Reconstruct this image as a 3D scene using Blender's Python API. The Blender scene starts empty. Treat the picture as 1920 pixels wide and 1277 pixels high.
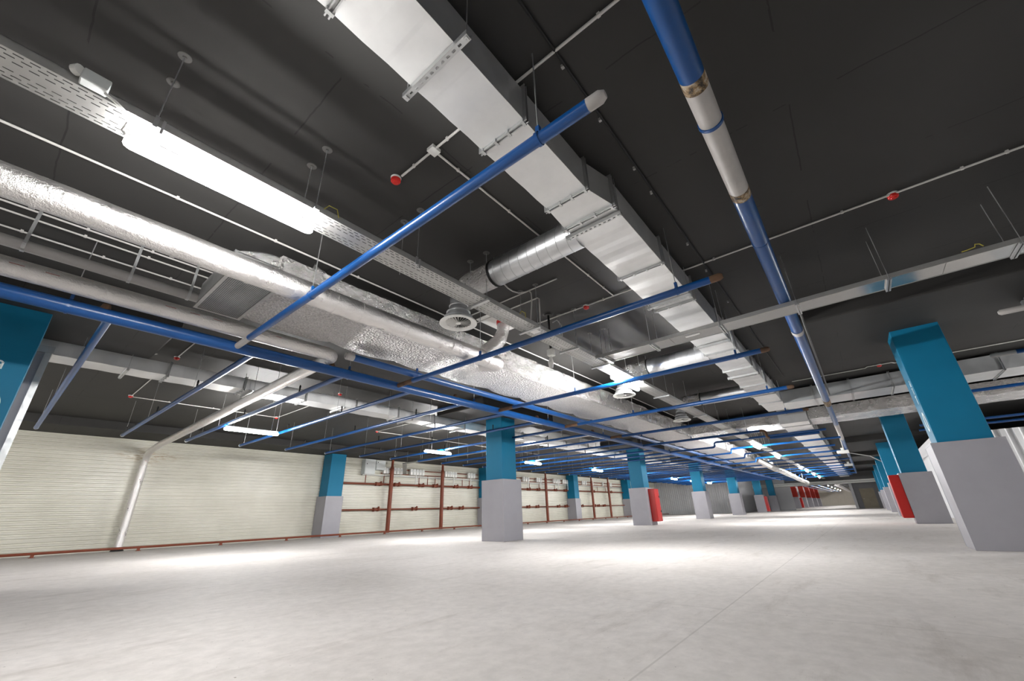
import bpy, math, random
from mathutils import Vector, Matrix, noise
C = bpy.context.scene
random.seed(7)
PI = math.pi

# ------------------------------------------------------------------ camera, world, exposure
cam_data = bpy.data.cameras.new('camera'); cam = bpy.data.objects.new('camera', cam_data)
C.collection.objects.link(cam); C.camera = cam
cam_data.sensor_width = 36.0; cam_data.lens = 36.0 * 758.24 / 1920.0
cam_data.clip_start = 0.02; cam_data.clip_end = 400
Rv = Vector((0.63332933, -0.77324288, -0.03145497))
Uv = Vector((-0.28561828, -0.27132705, 0.91913211))
Fv = Vector((0.71924694, 0.57312921, 0.39269168))
m3 = Matrix((Rv, Uv, -Fv)).transposed()
cam.matrix_world = Matrix.Translation((0, 0, 0.7)) @ m3.to_4x4()

w = bpy.data.worlds.new('world'); C.world = w; w.use_nodes = True
w.node_tree.nodes['Background'].inputs[0].default_value = (0.55, 0.6, 0.65, 1)
w.node_tree.nodes['Background'].inputs[1].default_value = 0.05
vs = C.view_settings
vs.view_transform = 'Standard'; vs.look = 'None'; vs.gamma = 1.0; vs.use_curve_mapping = False
vs.exposure = 0.60
LAMP = 370.0          # emission strength of the LED tubes

# the LED tubes: (x centre, y, z); first row hangs under the near cable tray, second row runs along the left bay
TRAY_LAMPS = [0.52, 7.25, 20.1, 25.4, 35.4, 39.6, 45.0, 50.5]
LEFT_LAMPS = [3.70, 9.60, 15.15, 21.1, 27.0, 33.4, 38.0, 43.0]

# ------------------------------------------------------------------ materials
def srgb(r, g, b):
    f = lambda c: ((c / 255 + 0.055) / 1.055) ** 2.4 if c / 255 > 0.04045 else c / 255 / 12.92
    return (f(r), f(g), f(b), 1)
MATS = {}
def mat(name, col, rough=0.5, metal=0.0, spec=0.5):
    m = bpy.data.materials.new(name); m.use_nodes = True
    b = m.node_tree.nodes['Principled BSDF']
    b.inputs['Base Color'].default_value = col
    b.inputs['Roughness'].default_value = rough
    b.inputs['Metallic'].default_value = metal
    b.inputs['Specular IOR Level'].default_value = spec
    MATS[name] = m
    return m
def nd(m, t, **kw):
    n = m.node_tree.nodes.new(t)
    for k, v in kw.items(): setattr(n, k, v)
    return n
def lk(m, a, b): m.node_tree.links.new(a, b)
def coords(m, scale=(1, 1, 1), world=True):
    mp = nd(m, 'ShaderNodeMapping'); mp.inputs['Scale'].default_value = scale
    if world:
        g = nd(m, 'ShaderNodeNewGeometry'); lk(m, g.outputs['Position'], mp.inputs[0])
    else:
        t = nd(m, 'ShaderNodeTexCoord'); lk(m, t.outputs['Object'], mp.inputs[0])
    return mp.outputs[0]
def noisetex(m, vec, scale, detail=4, rough=0.6):
    n = nd(m, 'ShaderNodeTexNoise'); n.inputs['Scale'].default_value = scale
    n.inputs['Detail'].default_value = detail; n.inputs['Roughness'].default_value = rough
    lk(m, vec, n.inputs['Vector']); return n.outputs['Fac']
def ramp(m, fac, stops):
    r = nd(m, 'ShaderNodeValToRGB'); e = r.color_ramp.elements
    while len(e) < len(stops): e.new(0.5)
    for i, (p, c) in enumerate(stops): e[i].position = p; e[i].color = c
    lk(m, fac, r.inputs[0]); return r.outputs[0]
def bump(m, h, strength, dist=0.01):
    b = nd(m, 'ShaderNodeBump'); b.inputs['Strength'].default_value = strength
    b.inputs['Distance'].default_value = dist
    lk(m, h, b.inputs['Height']); lk(m, b.outputs[0], m.node_tree.nodes['Principled BSDF'].inputs['Normal'])
def math_(m, op, a, b=None, c=None):
    n = nd(m, 'ShaderNodeMath', operation=op)
    for i, v in enumerate((a, b, c)):
        if v is None: continue
        if isinstance(v, (int, float)): n.inputs[i].default_value = v
        else: lk(m, v, n.inputs[i])
    return n.outputs[0]
def mixc(m, fac, a, b, mode='MIX'):
    n = nd(m, 'ShaderNodeMix', data_type='RGBA', blend_type=mode)
    for s, v in ((0, fac), (6, a), (7, b)):
        if isinstance(v, (int, float)): n.inputs[s].default_value = v
        elif isinstance(v, tuple): n.inputs[s].default_value = v
        else: lk(m, v, n.inputs[s])
    return n.outputs[2]
def setin(m, name, sock): lk(m, sock, m.node_tree.nodes['Principled BSDF'].inputs[name])

# concrete floor: pale, faint sawn joints, dark specks and scuffs
m = mat('floor_concrete', (0.6, 0.56, 0.53, 1), 0.7, 0, 0.2)
v = coords(m); n1 = noisetex(m, v, 0.7, 6, 0.65); n2 = noisetex(m, v, 9, 5, 0.7)
c = ramp(m, n1, [(0.3, (0.62, 0.585, 0.555, 1)), (0.7, (0.74, 0.705, 0.68, 1))])
c2 = ramp(m, n2, [(0.35, (0.86, 0.86, 0.86, 1)), (0.65, (1, 1, 1, 1))])
c = mixc(m, 1.0, c, c2, 'MULTIPLY')
sep = nd(m, 'ShaderNodeSeparateXYZ'); lk(m, v, sep.inputs[0])
def joint(axis, off, period, wd):
    t = math_(m, 'ADD', sep.outputs[axis], off); t = math_(m, 'PINGPONG', t, period / 2)
    return math_(m, 'LESS_THAN', t, wd)
j = math_(m, 'MAXIMUM', joint(1, -1.035, 6.1, 0.006), joint(0, -3.7, 6.2, 0.005))
c = mixc(m, math_(m, 'MULTIPLY', j, 0.33), c, (0.28, 0.26, 0.24, 1))
sp = noisetex(m, coords(m, (1, 1, 1)), 38, 2, 0.5); spk = ramp(m, sp, [(0.735, (1, 1, 1, 1)), (0.76, (0.35, 0.33, 0.3, 1))])
c = mixc(m, 0.8, c, spk, 'MULTIPLY')
st = noisetex(m, coords(m, (0.35, 1.6, 1)), 1.3, 7, 0.75); stc = ramp(m, st, [(0.55, (1, 1, 1, 1)), (0.78, (0.72, 0.70, 0.68, 1))])
c = mixc(m, 1.0, c, stc, 'MULTIPLY')
setin(m, 'Base Color', c); bump(m, n2, 0.12, 0.004)
setin(m, 'Roughness', ramp(m, n1, [(0.3, (0.62,) * 3 + (1,)), (0.7, (0.78,) * 3 + (1,))]))

# dark painted slab with board marks
m = mat('ceiling_paint', (0.046, 0.044, 0.041, 1), 0.66, 0, 0.27)
v = coords(m); n1 = noisetex(m, v, 0.5, 4); n2 = noisetex(m, v, 14, 6, 0.7)
c = ramp(m, n1, [(0.3, (0.034, 0.033, 0.0315, 1)), (0.7, (0.043, 0.042, 0.040, 1))])
sep = nd(m, 'ShaderNodeSeparateXYZ'); lk(m, v, sep.inputs[0])
wob = math_(m, 'MULTIPLY', noisetex(m, v, 2.2, 3), 0.05)
def cj(axis, off, period, wd):
    t = math_(m, 'ADD', sep.outputs[axis], off); t = math_(m, 'ADD', t, wob); t = math_(m, 'PINGPONG', t, period / 2)
    return math_(m, 'LESS_THAN', t, wd)
brk = math_(m, 'GREATER_THAN', noisetex(m, v, 1.4, 3), 0.5)
j = math_(m, 'MULTIPLY', math_(m, 'MAXIMUM', cj(0, 0.4, 1.22, 0.006), cj(1, 0.35, 2.44, 0.006)), brk)
c = mixc(m, math_(m, 'MULTIPLY', j, 0.6), c, (0.011, 0.0105, 0.01, 1))
setin(m, 'Base Color', c)
bump(m, math_(m, 'SUBTRACT', math_(m, 'MULTIPLY', n2, 0.4), j), 0.25, 0.004)

def metal(name, col, r0, r1, nscale=6, bstr=0.05, bscale=30, mt=0.9, crease=None):
    m = mat(name, col, r0, mt)
    v = coords(m); n = noisetex(m, v, nscale, 5, 0.65)
    setin(m, 'Roughness', ramp(m, n, [(0.3, (r0,) * 3 + (1,)), (0.7, (r1,) * 3 + (1,))]))
    c = ramp(m, noisetex(m, v, nscale * 0.4, 4), [(0.3, tuple(x * 0.86 for x in col[:3]) + (1,)), (0.7, col)])
    setin(m, 'Base Color', c)
    h = noisetex(m, v, bscale, 3)
    if crease:
        sep = nd(m, 'ShaderNodeSeparateXYZ'); lk(m, v, sep.inputs[0])
        t = math_(m, 'PINGPONG', math_(m, 'ADD', sep.outputs[crease[0]], 0.1), crease[1] / 2)
        t = math_(m, 'MULTIPLY', t, crease[2])
        h = math_(m, 'ADD', math_(m, 'MULTIPLY', h, 0.15), t)
    bump(m, h, bstr, 0.01)
    return m
metal('galvanized_duct', (0.78, 0.785, 0.78, 1), 0.42, 0.58, 5, 0.30, 6, 0.88, (0, 0.36, 9.0))
metal('galvanized_duct_cross', (0.72, 0.74, 0.745, 1), 0.36, 0.5, 5, 0.10, 4, 0.9, (1, 0.36, 6.0))
metal('galvanized_sheet', (0.66, 0.665, 0.65, 1), 0.10, 0.2, 2.5, 0.02, 8, 0.9)
metal('galvanized_tray', (0.50, 0.50, 0.485, 1), 0.42, 0.6, 12, 0.05, 40, 0.75)
metal('galvanized_steel', (0.6, 0.61, 0.61, 1), 0.3, 0.5, 12, 0.05, 40, 0.85)
metal('spiral_duct', (0.66, 0.675, 0.685, 1), 0.34, 0.44, 6, 0.03, 20, 0.92)
metal('rusty_door_metal', (0.25, 0.22, 0.16, 1), 0.5, 0.7, 3, 0.05, 20, 0.4)
metal('corrugated_grey', (0.60, 0.605, 0.61, 1), 0.4, 0.5, 2, 0.02, 20, 0.2)

def foil(name, seam=None, dashes=False, quilt=False, rough=0.24, bs=0.55, sc=16, base=(0.9, 0.885, 0.87, 1), mt=0.95):
    m = mat(name, base, rough, mt)
    v = coords(m)
    n = noisetex(m, v, sc, 6, 0.72); n2 = noisetex(m, v, sc * 3.2, 4, 0.7)
    h = math_(m, 'ADD', n, math_(m, 'MULTIPLY', n2, 0.4))
    if quilt:
        vo = nd(m, 'ShaderNodeTexVoronoi'); vo.inputs['Scale'].default_value = 30; lk(m, v, vo.inputs['Vector'])
        h = math_(m, 'ADD', h, math_(m, 'MULTIPLY', vo.outputs['Distance'], 1.3))
        setin(m, 'Base Color', ramp(m, noisetex(m, v, 48, 4, 0.8), [(0.36, tuple(q * 0.62 for q in base[:3]) + (1,)), (0.6, base)]))  # speckled base colour paints in the sparkle of the foil
    bump(m, h, bs, 0.05)
    setin(m, 'Roughness', ramp(m, noisetex(m, v, 3, 4), [(0.3, (rough,) * 3 + (1,)), (0.7, (rough + 0.2,) * 3 + (1,))]))
    if dashes:
        # printed red dashes of the foil wrap
        s = nd(m, 'ShaderNodeSeparateXYZ'); lk(m, v, s.inputs[0])
        fx = math_(m, 'LESS_THAN', math_(m, 'FRACT', math_(m, 'MULTIPLY', s.outputs[0], 4.2)), 0.42)
        rows = math_(m, 'LESS_THAN', math_(m, 'PINGPONG', math_(m, 'ADD', s.outputs[1], s.outputs[2]), 0.042), 0.0035)
        gate = math_(m, 'GREATER_THAN', noisetex(m, coords(m, (0.9, 6, 6)), 1.7, 2), 0.52)
        k = math_(m, 'MULTIPLY', math_(m, 'MULTIPLY', fx, rows), gate)
        setin(m, 'Base Color', mixc(m, math_(m, 'MULTIPLY', k, 0.85), base, (0.45, 0.03, 0.03, 1)))
    return m
foil('foil_wrap', bs=0.5, sc=9, rough=0.24, base=(0.82, 0.80, 0.785, 1))
foil('foil_wrap_printed', dashes=True, bs=0.5, sc=9, rough=0.32, mt=0.85, base=(0.80, 0.78, 0.76, 1))
foil('foil_blanket', quilt=True, bs=1.0, sc=16, rough=0.34, mt=0.85, base=(0.80, 0.78, 0.76, 1))
foil('foil_crumpled', bs=1.0, sc=15, rough=0.13, mt=1.0)
foil('foil_sleeve', bs=0.7, sc=22, rough=0.2, base=(0.7, 0.66, 0.62, 1))

def paint(name, col, rough, spec=0.5, var=0.08, bs=0.03):
    m = mat(name, col, rough, 0, spec); v = coords(m)
    n = noisetex(m, v, 3, 4)
    setin(m, 'Base Color', ramp(m, n, [(0.3, tuple(x * (1 - var) for x in col[:3]) + (1,)), (0.7, tuple(x * (1 + var * .5) for x in col[:3]) + (1,))]))
    bump(m, noisetex(m, v, 40, 3), bs, 0.003)
    return m
paint('blue_paint', (0.002, 0.060, 0.225, 1), 0.30, 0.5, 0.15)
paint('teal_paint', (0.0, 0.165, 0.30, 1), 0.55, 0.35, 0.05)
paint('grey_cladding', (0.36, 0.355, 0.385, 1), 0.45, 0.4, 0.04)
paint('white_plastic', (0.82, 0.82, 0.79, 1), 0.4, 0.5, 0.02)
paint('panel_box_paint', (0.62, 0.65, 0.64, 1), 0.4, 0.5, 0.02)
paint('conduit_plastic', (0.60, 0.585, 0.56, 1), 0.5, 0.4, 0.03)
paint('black_plastic', (0.012, 0.012, 0.012, 1), 0.5, 0.4, 0.1)
paint('red_plastic', (0.62, 0.012, 0.006, 1), 0.35, 0.5, 0.03)
paint('red_paint', (0.48, 0.010, 0.006, 1), 0.35, 0.5, 0.06)
paint('column_red_paint', (0.52, 0.035, 0.02, 1), 0.45, 0.4, 0.05)
paint('primer_red', (0.20, 0.044, 0.018, 1), 0.5, 0.4, 0.2)
paint('bare_pipe', (0.44, 0.42, 0.40, 1), 0.5, 0.4, 0.14)
paint('rust', (0.15, 0.085, 0.05, 1), 0.7, 0.3, 0.6, 0.3)
paint('grey_drain_pipe', (0.44, 0.43, 0.42, 1), 0.55, 0.4, 0.05)
paint('light_wall_paint', (0.52, 0.525, 0.54, 1), 0.6, 0.3, 0.03)
paint('dark_wall_paint', (0.16, 0.16, 0.165, 1), 0.6, 0.3, 0.05)
paint('cream_wall_paint', (0.62, 0.58, 0.50, 1), 0.6, 0.3, 0.05)
paint('ochre_paint', (0.30, 0.22, 0.05, 1), 0.5, 0.3, 0.05)
paint('letter_paint', (0.75, 0.86, 0.88, 1), 0.5, 0.3, 0.0)
paint('yellow_wire', (0.55, 0.48, 0.08, 1), 0.5, 0.3, 0.0)
paint('plate_grey', (0.12, 0.118, 0.112, 1), 0.5, 0.4, 0.1)
m = mat('scorched_weld', (0.3, 0.2, 0.1, 1), 0.7)
setin(m, 'Base Color', ramp(m, noisetex(m, coords(m), 14, 5, 0.7), [(0.40, (0.02, 0.015, 0.012, 1)), (0.52, (0.26, 0.17, 0.08, 1)), (0.62, (0.46, 0.40, 0.32, 1))]))
# near-black paint standing in for the shade inside vents
paint('vent_shade', (0.02, 0.02, 0.02, 1), 0.8, 0.2, 0.1)

# ribbed cream cladding with a few rust stains round the drain pipe
m = mat('cream_cladding', (0.66, 0.64, 0.55, 1), 0.32, 0.0, 0.5); v = coords(m)
c = ramp(m, noisetex(m, v, 0.9, 4), [(0.3, (0.60, 0.585, 0.50, 1)), (0.7, (0.70, 0.685, 0.60, 1))])
sv = nd(m, 'ShaderNodeSeparateXYZ'); lk(m, v, sv.inputs[0])
dx = math_(m, 'ABSOLUTE', math_(m, 'SUBTRACT', sv.outputs[0], 3.3)); dz = math_(m, 'ABSOLUTE', math_(m, 'SUBTRACT', sv.outputs[2], 2.93))
near = math_(m, 'SUBTRACT', 1.0, math_(m, 'ADD', math_(m, 'MULTIPLY', dx, 0.75), math_(m, 'MULTIPLY', dz, 2.4)))
near = math_(m, 'MAXIMUM', near, 0.0)
rs = ramp(m, noisetex(m, coords(m, (2, 2, 9)), 2.2, 5, 0.7), [(0.46, (0, 0, 0, 1)), (0.62, (1, 1, 1, 1))])
c = mixc(m, math_(m, 'MULTIPLY', math_(m, 'MULTIPLY', near, rs), 0.95), c, (0.32, 0.18, 0.05, 1))
setin(m, 'Base Color', c)

for gname, gk in (('lamp_glow', 1.0), ('lamp_glow_soft', 0.48)):
    m = bpy.data.materials.new(gname); m.use_nodes = True; MATS[gname] = m
    nt = m.node_tree; nt.nodes.remove(nt.nodes['Principled BSDF'])
    em = nt.nodes.new('ShaderNodeEmission'); em.inputs[0].default_value = (1, 0.985, 0.97, 1); em.inputs[1].default_value = LAMP * gk
    nt.links.new(em.outputs[0], nt.nodes['Material Output'].inputs[0])

# ------------------------------------------------------------------ mesh helpers
class MB:
    def __init__(s): s.v = []; s.f = []
    def add(s, vs_, fs):
        o = len(s.v); s.v += [tuple(p) for p in vs_]; s.f += [tuple(i + o for i in f) for f in fs]; return s
    def box(s, x0, x1, y0, y1, z0, z1):
        vv = [(x0, y0, z0), (x1, y0, z0), (x1, y1, z0), (x0, y1, z0), (x0, y0, z1), (x1, y0, z1), (x1, y1, z1), (x0, y1, z1)]
        return s.add(vv, [(0, 3, 2, 1), (4, 5, 6, 7), (0, 1, 5, 4), (1, 2, 6, 5), (2, 3, 7, 6), (3, 0, 4, 7)])
    def prism(s, A, B):      # two matching loops
        n = len(A); return s.add(list(A) + list(B), [tuple(range(n))[::-1], tuple(range(n, 2 * n))] + [(i, (i + 1) % n, n + (i + 1) % n, n + i) for i in range(n)])
    def tube(s, pts, r, seg=14, cap=True):
        pts = [Vector(p) for p in pts]; n = len(pts); rr = r if isinstance(r, (list, tuple)) else [r] * n
        t0 = (pts[1] - pts[0]).normalized(); up = Vector((0, 0, 1)) if abs(t0.z) < 0.9 else Vector((1, 0, 0))
        nrm = (up - t0 * up.dot(t0)).normalized(); rings = []
        for i, p in enumerate(pts):
            if i == 0: t = t0
            elif i == n - 1: t = (pts[-1] - pts[-2]).normalized()
            else: t = ((pts[i] - pts[i - 1]).normalized() + (pts[i + 1] - pts[i]).normalized()).normalized()
            nrm = (nrm - t * nrm.dot(t)).normalized(); b = t.cross(nrm)
            rings.append([p + (nrm * math.cos(2 * PI * k / seg) + b * math.sin(2 * PI * k / seg)) * rr[i] for k in range(seg)])
        vv = [q for R_ in rings for q in R_]; ff = []
        for i in range(n - 1):
            for k in range(seg):
                k2 = (k + 1) % seg; ff.append((i * seg + k, i * seg + k2, (i + 1) * seg + k2, (i + 1) * seg + k))
        if cap: ff += [tuple(range(seg))[::-1], tuple(range((n - 1) * seg, n * seg))]
        return s.add(vv, ff)
    def lathe(s, cx, cy, prof, seg=32):   # prof: (r, z)
        vv = []; ff = []
        for r, z in prof:
            vv += [(cx + r * math.cos(2 * PI * k / seg), cy + r * math.sin(2 * PI * k / seg), z) for k in range(seg)]
        for i in range(len(prof) - 1):
            for k in range(seg):
                k2 = (k + 1) % seg; ff.append((i * seg + k, i * seg + k2, (i + 1) * seg + k2, (i + 1) * seg + k))
        return s.add(vv, ff)
    def build(s, name, mname, parent=None, smooth=False, label=None, bevel=0, loc=None):
        if parent is not None: off = Vector(parent['_w'])
        elif loc is not None: off = Vector(loc)
        else:
            xs = [p[0] for p in s.v]; ys = [p[1] for p in s.v]; zs = [p[2] for p in s.v]
            off = Vector(((min(xs) + max(xs)) / 2, (min(ys) + max(ys)) / 2, min(zs)))
        me = bpy.data.meshes.new(name)
        me.from_pydata([(p[0] - off.x, p[1] - off.y, p[2] - off.z) for p in s.v], [], s.f); me.update()
        me.materials.append(MATS[mname])
        if smooth:
            for p in me.polygons: p.use_smooth = True
            me.set_sharp_from_angle(angle=math.radians(40))
        o = bpy.data.objects.new(name, me); C.collection.objects.link(o)
        if parent is not None:
            o.parent = parent
            o.location = (0, 0, 0)
        else: o.location = off
        o['_w'] = tuple(off)
        if bevel:
            b = o.modifiers.new('bevel', 'BEVEL'); b.width = bevel; b.segments = 2; b.limit_method = 'ANGLE'
        if label: o['label'] = label
        return o
def tag(o, label, cat, group=None, kind=None):
    o['label'] = label; o['category'] = cat
    if group: o['group'] = group
    if kind: o['kind'] = kind
    return o
def thing(name, label, cat, loc, group=None):
    o = bpy.data.objects.new(name, None); C.collection.objects.link(o); o.location = loc; o.empty_display_size = 0.1
    o['_w'] = tuple(loc); return tag(o, label, cat, group)
def structure(o): o['kind'] = 'structure'; return o
ORD = 'first second third fourth fifth sixth seventh eighth ninth tenth eleventh twelfth thirteenth fourteenth fifteenth sixteenth seventeenth eighteenth nineteenth twentieth'.split()
ORD += ['twenty-' + a for a in ORD[:9]] + ['thirtieth'] + ['thirty-' + a for a in ORD[:9]] + ['fortieth']
def arc(c, a, b, r, n=6):   # points of a quarter bend from direction a to direction b, corner c
    c = Vector(c); a = Vector(a).normalized(); b = Vector(b).normalized(); o = c - a * r + b * r; out = []
    for i in range(n + 1):
        t = i / n * PI / 2; out.append(o - b * r * math.cos(t) + a * r * math.sin(t))
    return out
def perf(mb, x0, x1, y0, y1, z, rows, pitch, slot, sw, stag=True):
    """flat strip along x with real slots; rows = slot centre positions across (0..1)"""
    W = y1 - y0; edges = [y0]
    for r in rows: edges += [y0 + W * r - sw / 2, y0 + W * r + sw / 2]
    edges.append(y1)
    for i in range(len(edges) - 1):
        a, b = edges[i], edges[i + 1]
        if i % 2 == 0: mb.add([(x0, a, z), (x1, a, z), (x1, b, z), (x0, b, z)], [(3, 2, 1, 0)])
        else:
            x = x0; off = pitch / 2 if (stag and (i // 2) % 2) else 0
            first = x0 + off + (pitch - slot)
            xa = x0
            xb = x0 + off + (pitch - slot) / 2
            while xa < x1:
                xb = min(xb, x1); mb.add([(xa, a, z), (xb, a, z), (xb, b, z), (xa, b, z)], [(3, 2, 1, 0)])
                xa = xb + slot; xb = xa + pitch - slot
def perf_y(mb, y0, y1, x0, x1, z, rows, pitch, slot, sw):
    t = MB(); perf(t, y0, y1, x0, x1, z, rows, pitch, slot, sw, False)
    mb.add([(p[1], p[0], p[2]) for p in t.v], [f[::-1] for f in t.f])

SLAB = 3.69
# ------------------------------------------------------------------ the setting
structure(MB().box(-12, 125, -14, 19.1, -0.2, 0).build('floor', 'floor_concrete'))
structure(MB().box(-12, 59.2, -14, 19.1, SLAB, SLAB + 0.25).build('ceiling', 'ceiling_paint'))
def corrug_profile(length, pitch, flat, slope, depth):
    """points (t, d) along the length: outer flat, slope in, groove, slope out"""
    out = []; t = 0
    while t < length:
        out += [(t, 0), (t + flat, 0), (t + flat + slope, depth), (t + pitch - slope, depth)]
        t += pitch
    out.append((t, 0)); return [(a, d) for a, d in out if a <= length] + [(length, 0)]
WY = 19.0
mb = MB(); pr = corrug_profile(3.45, 0.118, 0.056, 0.012, 0.042); vv = []
for z, d in pr: vv += [(-12, WY + d, z), (49.9, WY + d, z)]
mb.add(vv, [(2 * i, 2 * i + 1, 2 * i + 3, 2 * i + 2) for i in range(len(pr) - 1)])
mb.box(-12, 49.9, WY + 0.05, WY + 0.1, 0, SLAB)
structure(mb.build('wall_left', 'cream_cladding'))
structure(MB().box(-12, 49.9, WY - 0.02, WY, 0.40, 0.425).build('trim_left_flashing', 'cream_cladding'))
structure(MB().box(-12, 49.9, 17.3, 19.1, 3.45, SLAB + 0.02).build('trim_left_beam', 'ceiling_paint'))
# drop panels over the columns
COLC = [-0.45, 9.63, 19.87, 29.45, 39.0, 49.3, 57.3]
COLR = [9.58, 19.05, 28.5, 37.4, 46.2, 55.0]
k = 1
for x in COLC[:-1]:
    structure(MB().box(x - 1.75, x + 1.65, 7.35, 9.25, 3.42, SLAB + 0.02).build('trim_drop_panel', 'ceiling_paint', bevel=0.03)); k += 1
for x in COLR[:-1]:
    structure(MB().box(x - 1.8, x + 1.7, -3.1, 0.12, 3.42, SLAB + 0.02).build('trim_drop_panel', 'ceiling_paint', bevel=0.03))
# end walls
def corr_wall(name, axis, pos, a0, a1, z0, z1, mname, sign, pitch=0.2, depth=0.045):
    pr = corrug_profile(a1 - a0, pitch, pitch * 0.42, pitch * 0.12, depth); vv = []
    for t, d in pr:
        for z in (z0, z1): vv.append((a0 + t, pos + sign * d, z) if axis == 'x' else (pos + sign * d, a0 + t, z))
    b = MB().add(vv, [(2 * i, 2 * i + 1, 2 * i + 3, 2 * i + 2) for i in range(len(pr) - 1)])
    p0, p1 = sorted((pos + sign * (depth + 0.01), pos + sign * (depth + 0.05)))
    if axis == 'x': b.box(a0, a1, p0, p1, z0, z1)
    else: b.box(p0, p1, a0, a1, z0, z1)
    return structure(b.build(name, mname))
corr_wall('wall_end_left', 'y', 49.8, 10.3, 19.0, 0, SLAB, 'corrugated_grey', 1, 0.22)
structure(MB().box(49.9, 59, 10.3, 10.5, 0, SLAB).build('wall_return_left', 'light_wall_paint'))
structure(MB().box(59, 59.2, 7.0, 10.4, 0, SLAB).build('wall_end_middle', 'light_wall_paint'))
structure(MB().box(59, 59.2, 0.98, 7.0, 2.55, SLAB).build('wall_end_header', 'dark_wall_paint'))
b = MB(); b.box(59, 59.2, 0.5, 0.98, 0, SLAB); b.box(59, 59.2, -0.85, 0.5, 2.0, SLAB); b.box(59, 59.2, -14, -0.85, 0, SLAB)
structure(b.build('wall_end_right', 'dark_wall_paint'))
b = MB(); b.box(58.85, 59, 6.55, 7.05, 0, 2.65); b.box(58.85, 59, 0.9, 1.15, 0, 2.65); b.box(58.85, 59, 1.15, 6.55, 2.5, 2.65)
structure(b.build('trim_portal_frame', 'light_wall_paint'))
d = structure(MB().box(59.02, 59.1, -0.82, 0.47, 0.02, 1.97).build('door_1', 'rusty_door_metal'))
b = MB(); b.box(58.97, 59.05, -0.85, -0.78, 0, 2.02); b.box(58.97, 59.05, 0.43, 0.5, 0, 2.02); b.box(58.97, 59.05, -0.85, 0.5, 1.95, 2.03)
b.build('door_frame', 'dark_wall_paint', d)
MB().tube([(59.0, 0.3, 0.95), (58.95, 0.3, 0.95), (58.95, 0.2, 0.95)], 0.012, 8).build('door_handle', 'galvanized_steel', d)
# right side: ribbed grey metal walls
corr_wall('wall_right_near', 'x', -2.62, -12, 9.2, 0, SLAB, 'corrugated_grey', -1, 0.16, 0.04)
corr_wall('wall_right_far', 'y', 20.6, -14, -2.35, 0, 2.75, 'corrugated_grey', 1, 0.30, 0.06)
structure(MB().box(20.6, 59, -2.5, -2.35, 0, 2.75).build('wall_right_aisle', 'light_wall_paint'))
structure(MB().box(-12.2, -12, -14, 19.1, 0, SLAB).build('wall_back', 'light_wall_paint'))
structure(MB().box(-12, 59, -14.2, -14, 0, SLAB).build('wall_right_outer', 'light_wall_paint'))
# hall behind the portal
structure(MB().box(59.2, 123, -1.5, 9.7, SLAB, SLAB + 0.2).build('ceiling_far_hall', 'ceiling_paint'))
structure(MB().box(59.2, 123, 9.5, 9.7, 0, SLAB).build('wall_far_hall_left', 'light_wall_paint'))
structure(MB().box(59.2, 123, -1.7, -1.5, 0, SLAB).build('wall_far_hall_right', 'light_wall_paint'))
structure(MB().box(122.8, 123, -1.5, 9.5, 0, SLAB).build('wall_far_hall_end', 'cream_wall_paint'))

# ------------------------------------------------------------------ columns
def letter(parent, kind, cx, cz, h, y, face):
    """simple painted glyph on a column face looking along y; face=-1 looks to -y"""
    def P(u, v_): return (cx + (u if face < 0 else -u), y, cz + v_)
    b = MB(); t = 0.22 * h
    def bar(u0, u1, v0, v1):
        A = [P(u0, v0), P(u1, v0), P(u1, v1), P(u0, v1)]; B = [(p[0], p[1] + face * 0.004, p[2]) for p in A]; b.prism(A, B)
    def ring(u, v_, rx, rz, th, a0=0, a1=2 * PI, n=24):
        for i in range(n):
            q = [a0 + (a1 - a0) * (i + j) / n for j in (0, 1)]
            A = [P(u + rx * math.cos(q[0]), v_ + rz * math.sin(q[0])), P(u + rx * math.cos(q[1]), v_ + rz * math.sin(q[1])),
                 P(u + (rx - th) * math.cos(q[1]), v_ + (rz - th) * math.sin(q[1])), P(u + (rx - th) * math.cos(q[0]), v_ + (rz - th) * math.sin(q[0]))]
            b.prism(A, [(p[0], p[1] + face * 0.004, p[2]) for p in A])
    if kind == '0': ring(0, 0, h * 0.33, h * 0.5, h * 0.13)
    if kind == 'a':
        ring(-0.03 * h, -0.18 * h, 0.3 * h, 0.3 * h, 0.15 * h); bar(0.2 * h, 0.38 * h, -0.5 * h, 0.3 * h); ring(0.02 * h, 0.2 * h, 0.34 * h, 0.3 * h, 0.16 * h, 0, PI * .85, 12)
    if kind == 't': bar(-0.34 * h, 0.34 * h, 0.32 * h, 0.5 * h); bar(-0.1 * h, 0.1 * h, -0.5 * h, 0.32 * h)
    return b.build('painted_letter' if kind != '0' else 'painted_number', 'letter_paint', parent, label='pale painted mark on the teal face')
def column(cx, cy, label, group, bh, top=3.43, base=0.40, up=0.35, red=False, zbase=0):
    t = thing('column', label, 'column', (cx, cy, 0), group)
    MB().box(cx - up, cx + up, cy - up, cy + up, bh - 0.02, top).build('painted_shaft', 'column_red_paint' if red else 'teal_paint', t, bevel=0.008)
    b = MB(); b.box(cx - base, cx + base, cy - base, cy + base, 0, bh)
    b.build('base_cladding', 'grey_cladding', t, bevel=0.005)
    b = MB()
    for sx in (-1, 1):
        for sy in (-1, 1):
            x, y = cx + sx * (base - 0.012), cy + sy * (base - 0.012); b.box(x - 0.014, x + 0.014, y - 0.014, y + 0.014, 0.005, bh + 0.003)
    b.box(cx - base - .003, cx + base + .003, cy - base - .003, cy + base + .003, bh - 0.02, bh + 0.004)
    b.build('corner_trim', 'grey_cladding', t)
    return t
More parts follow.
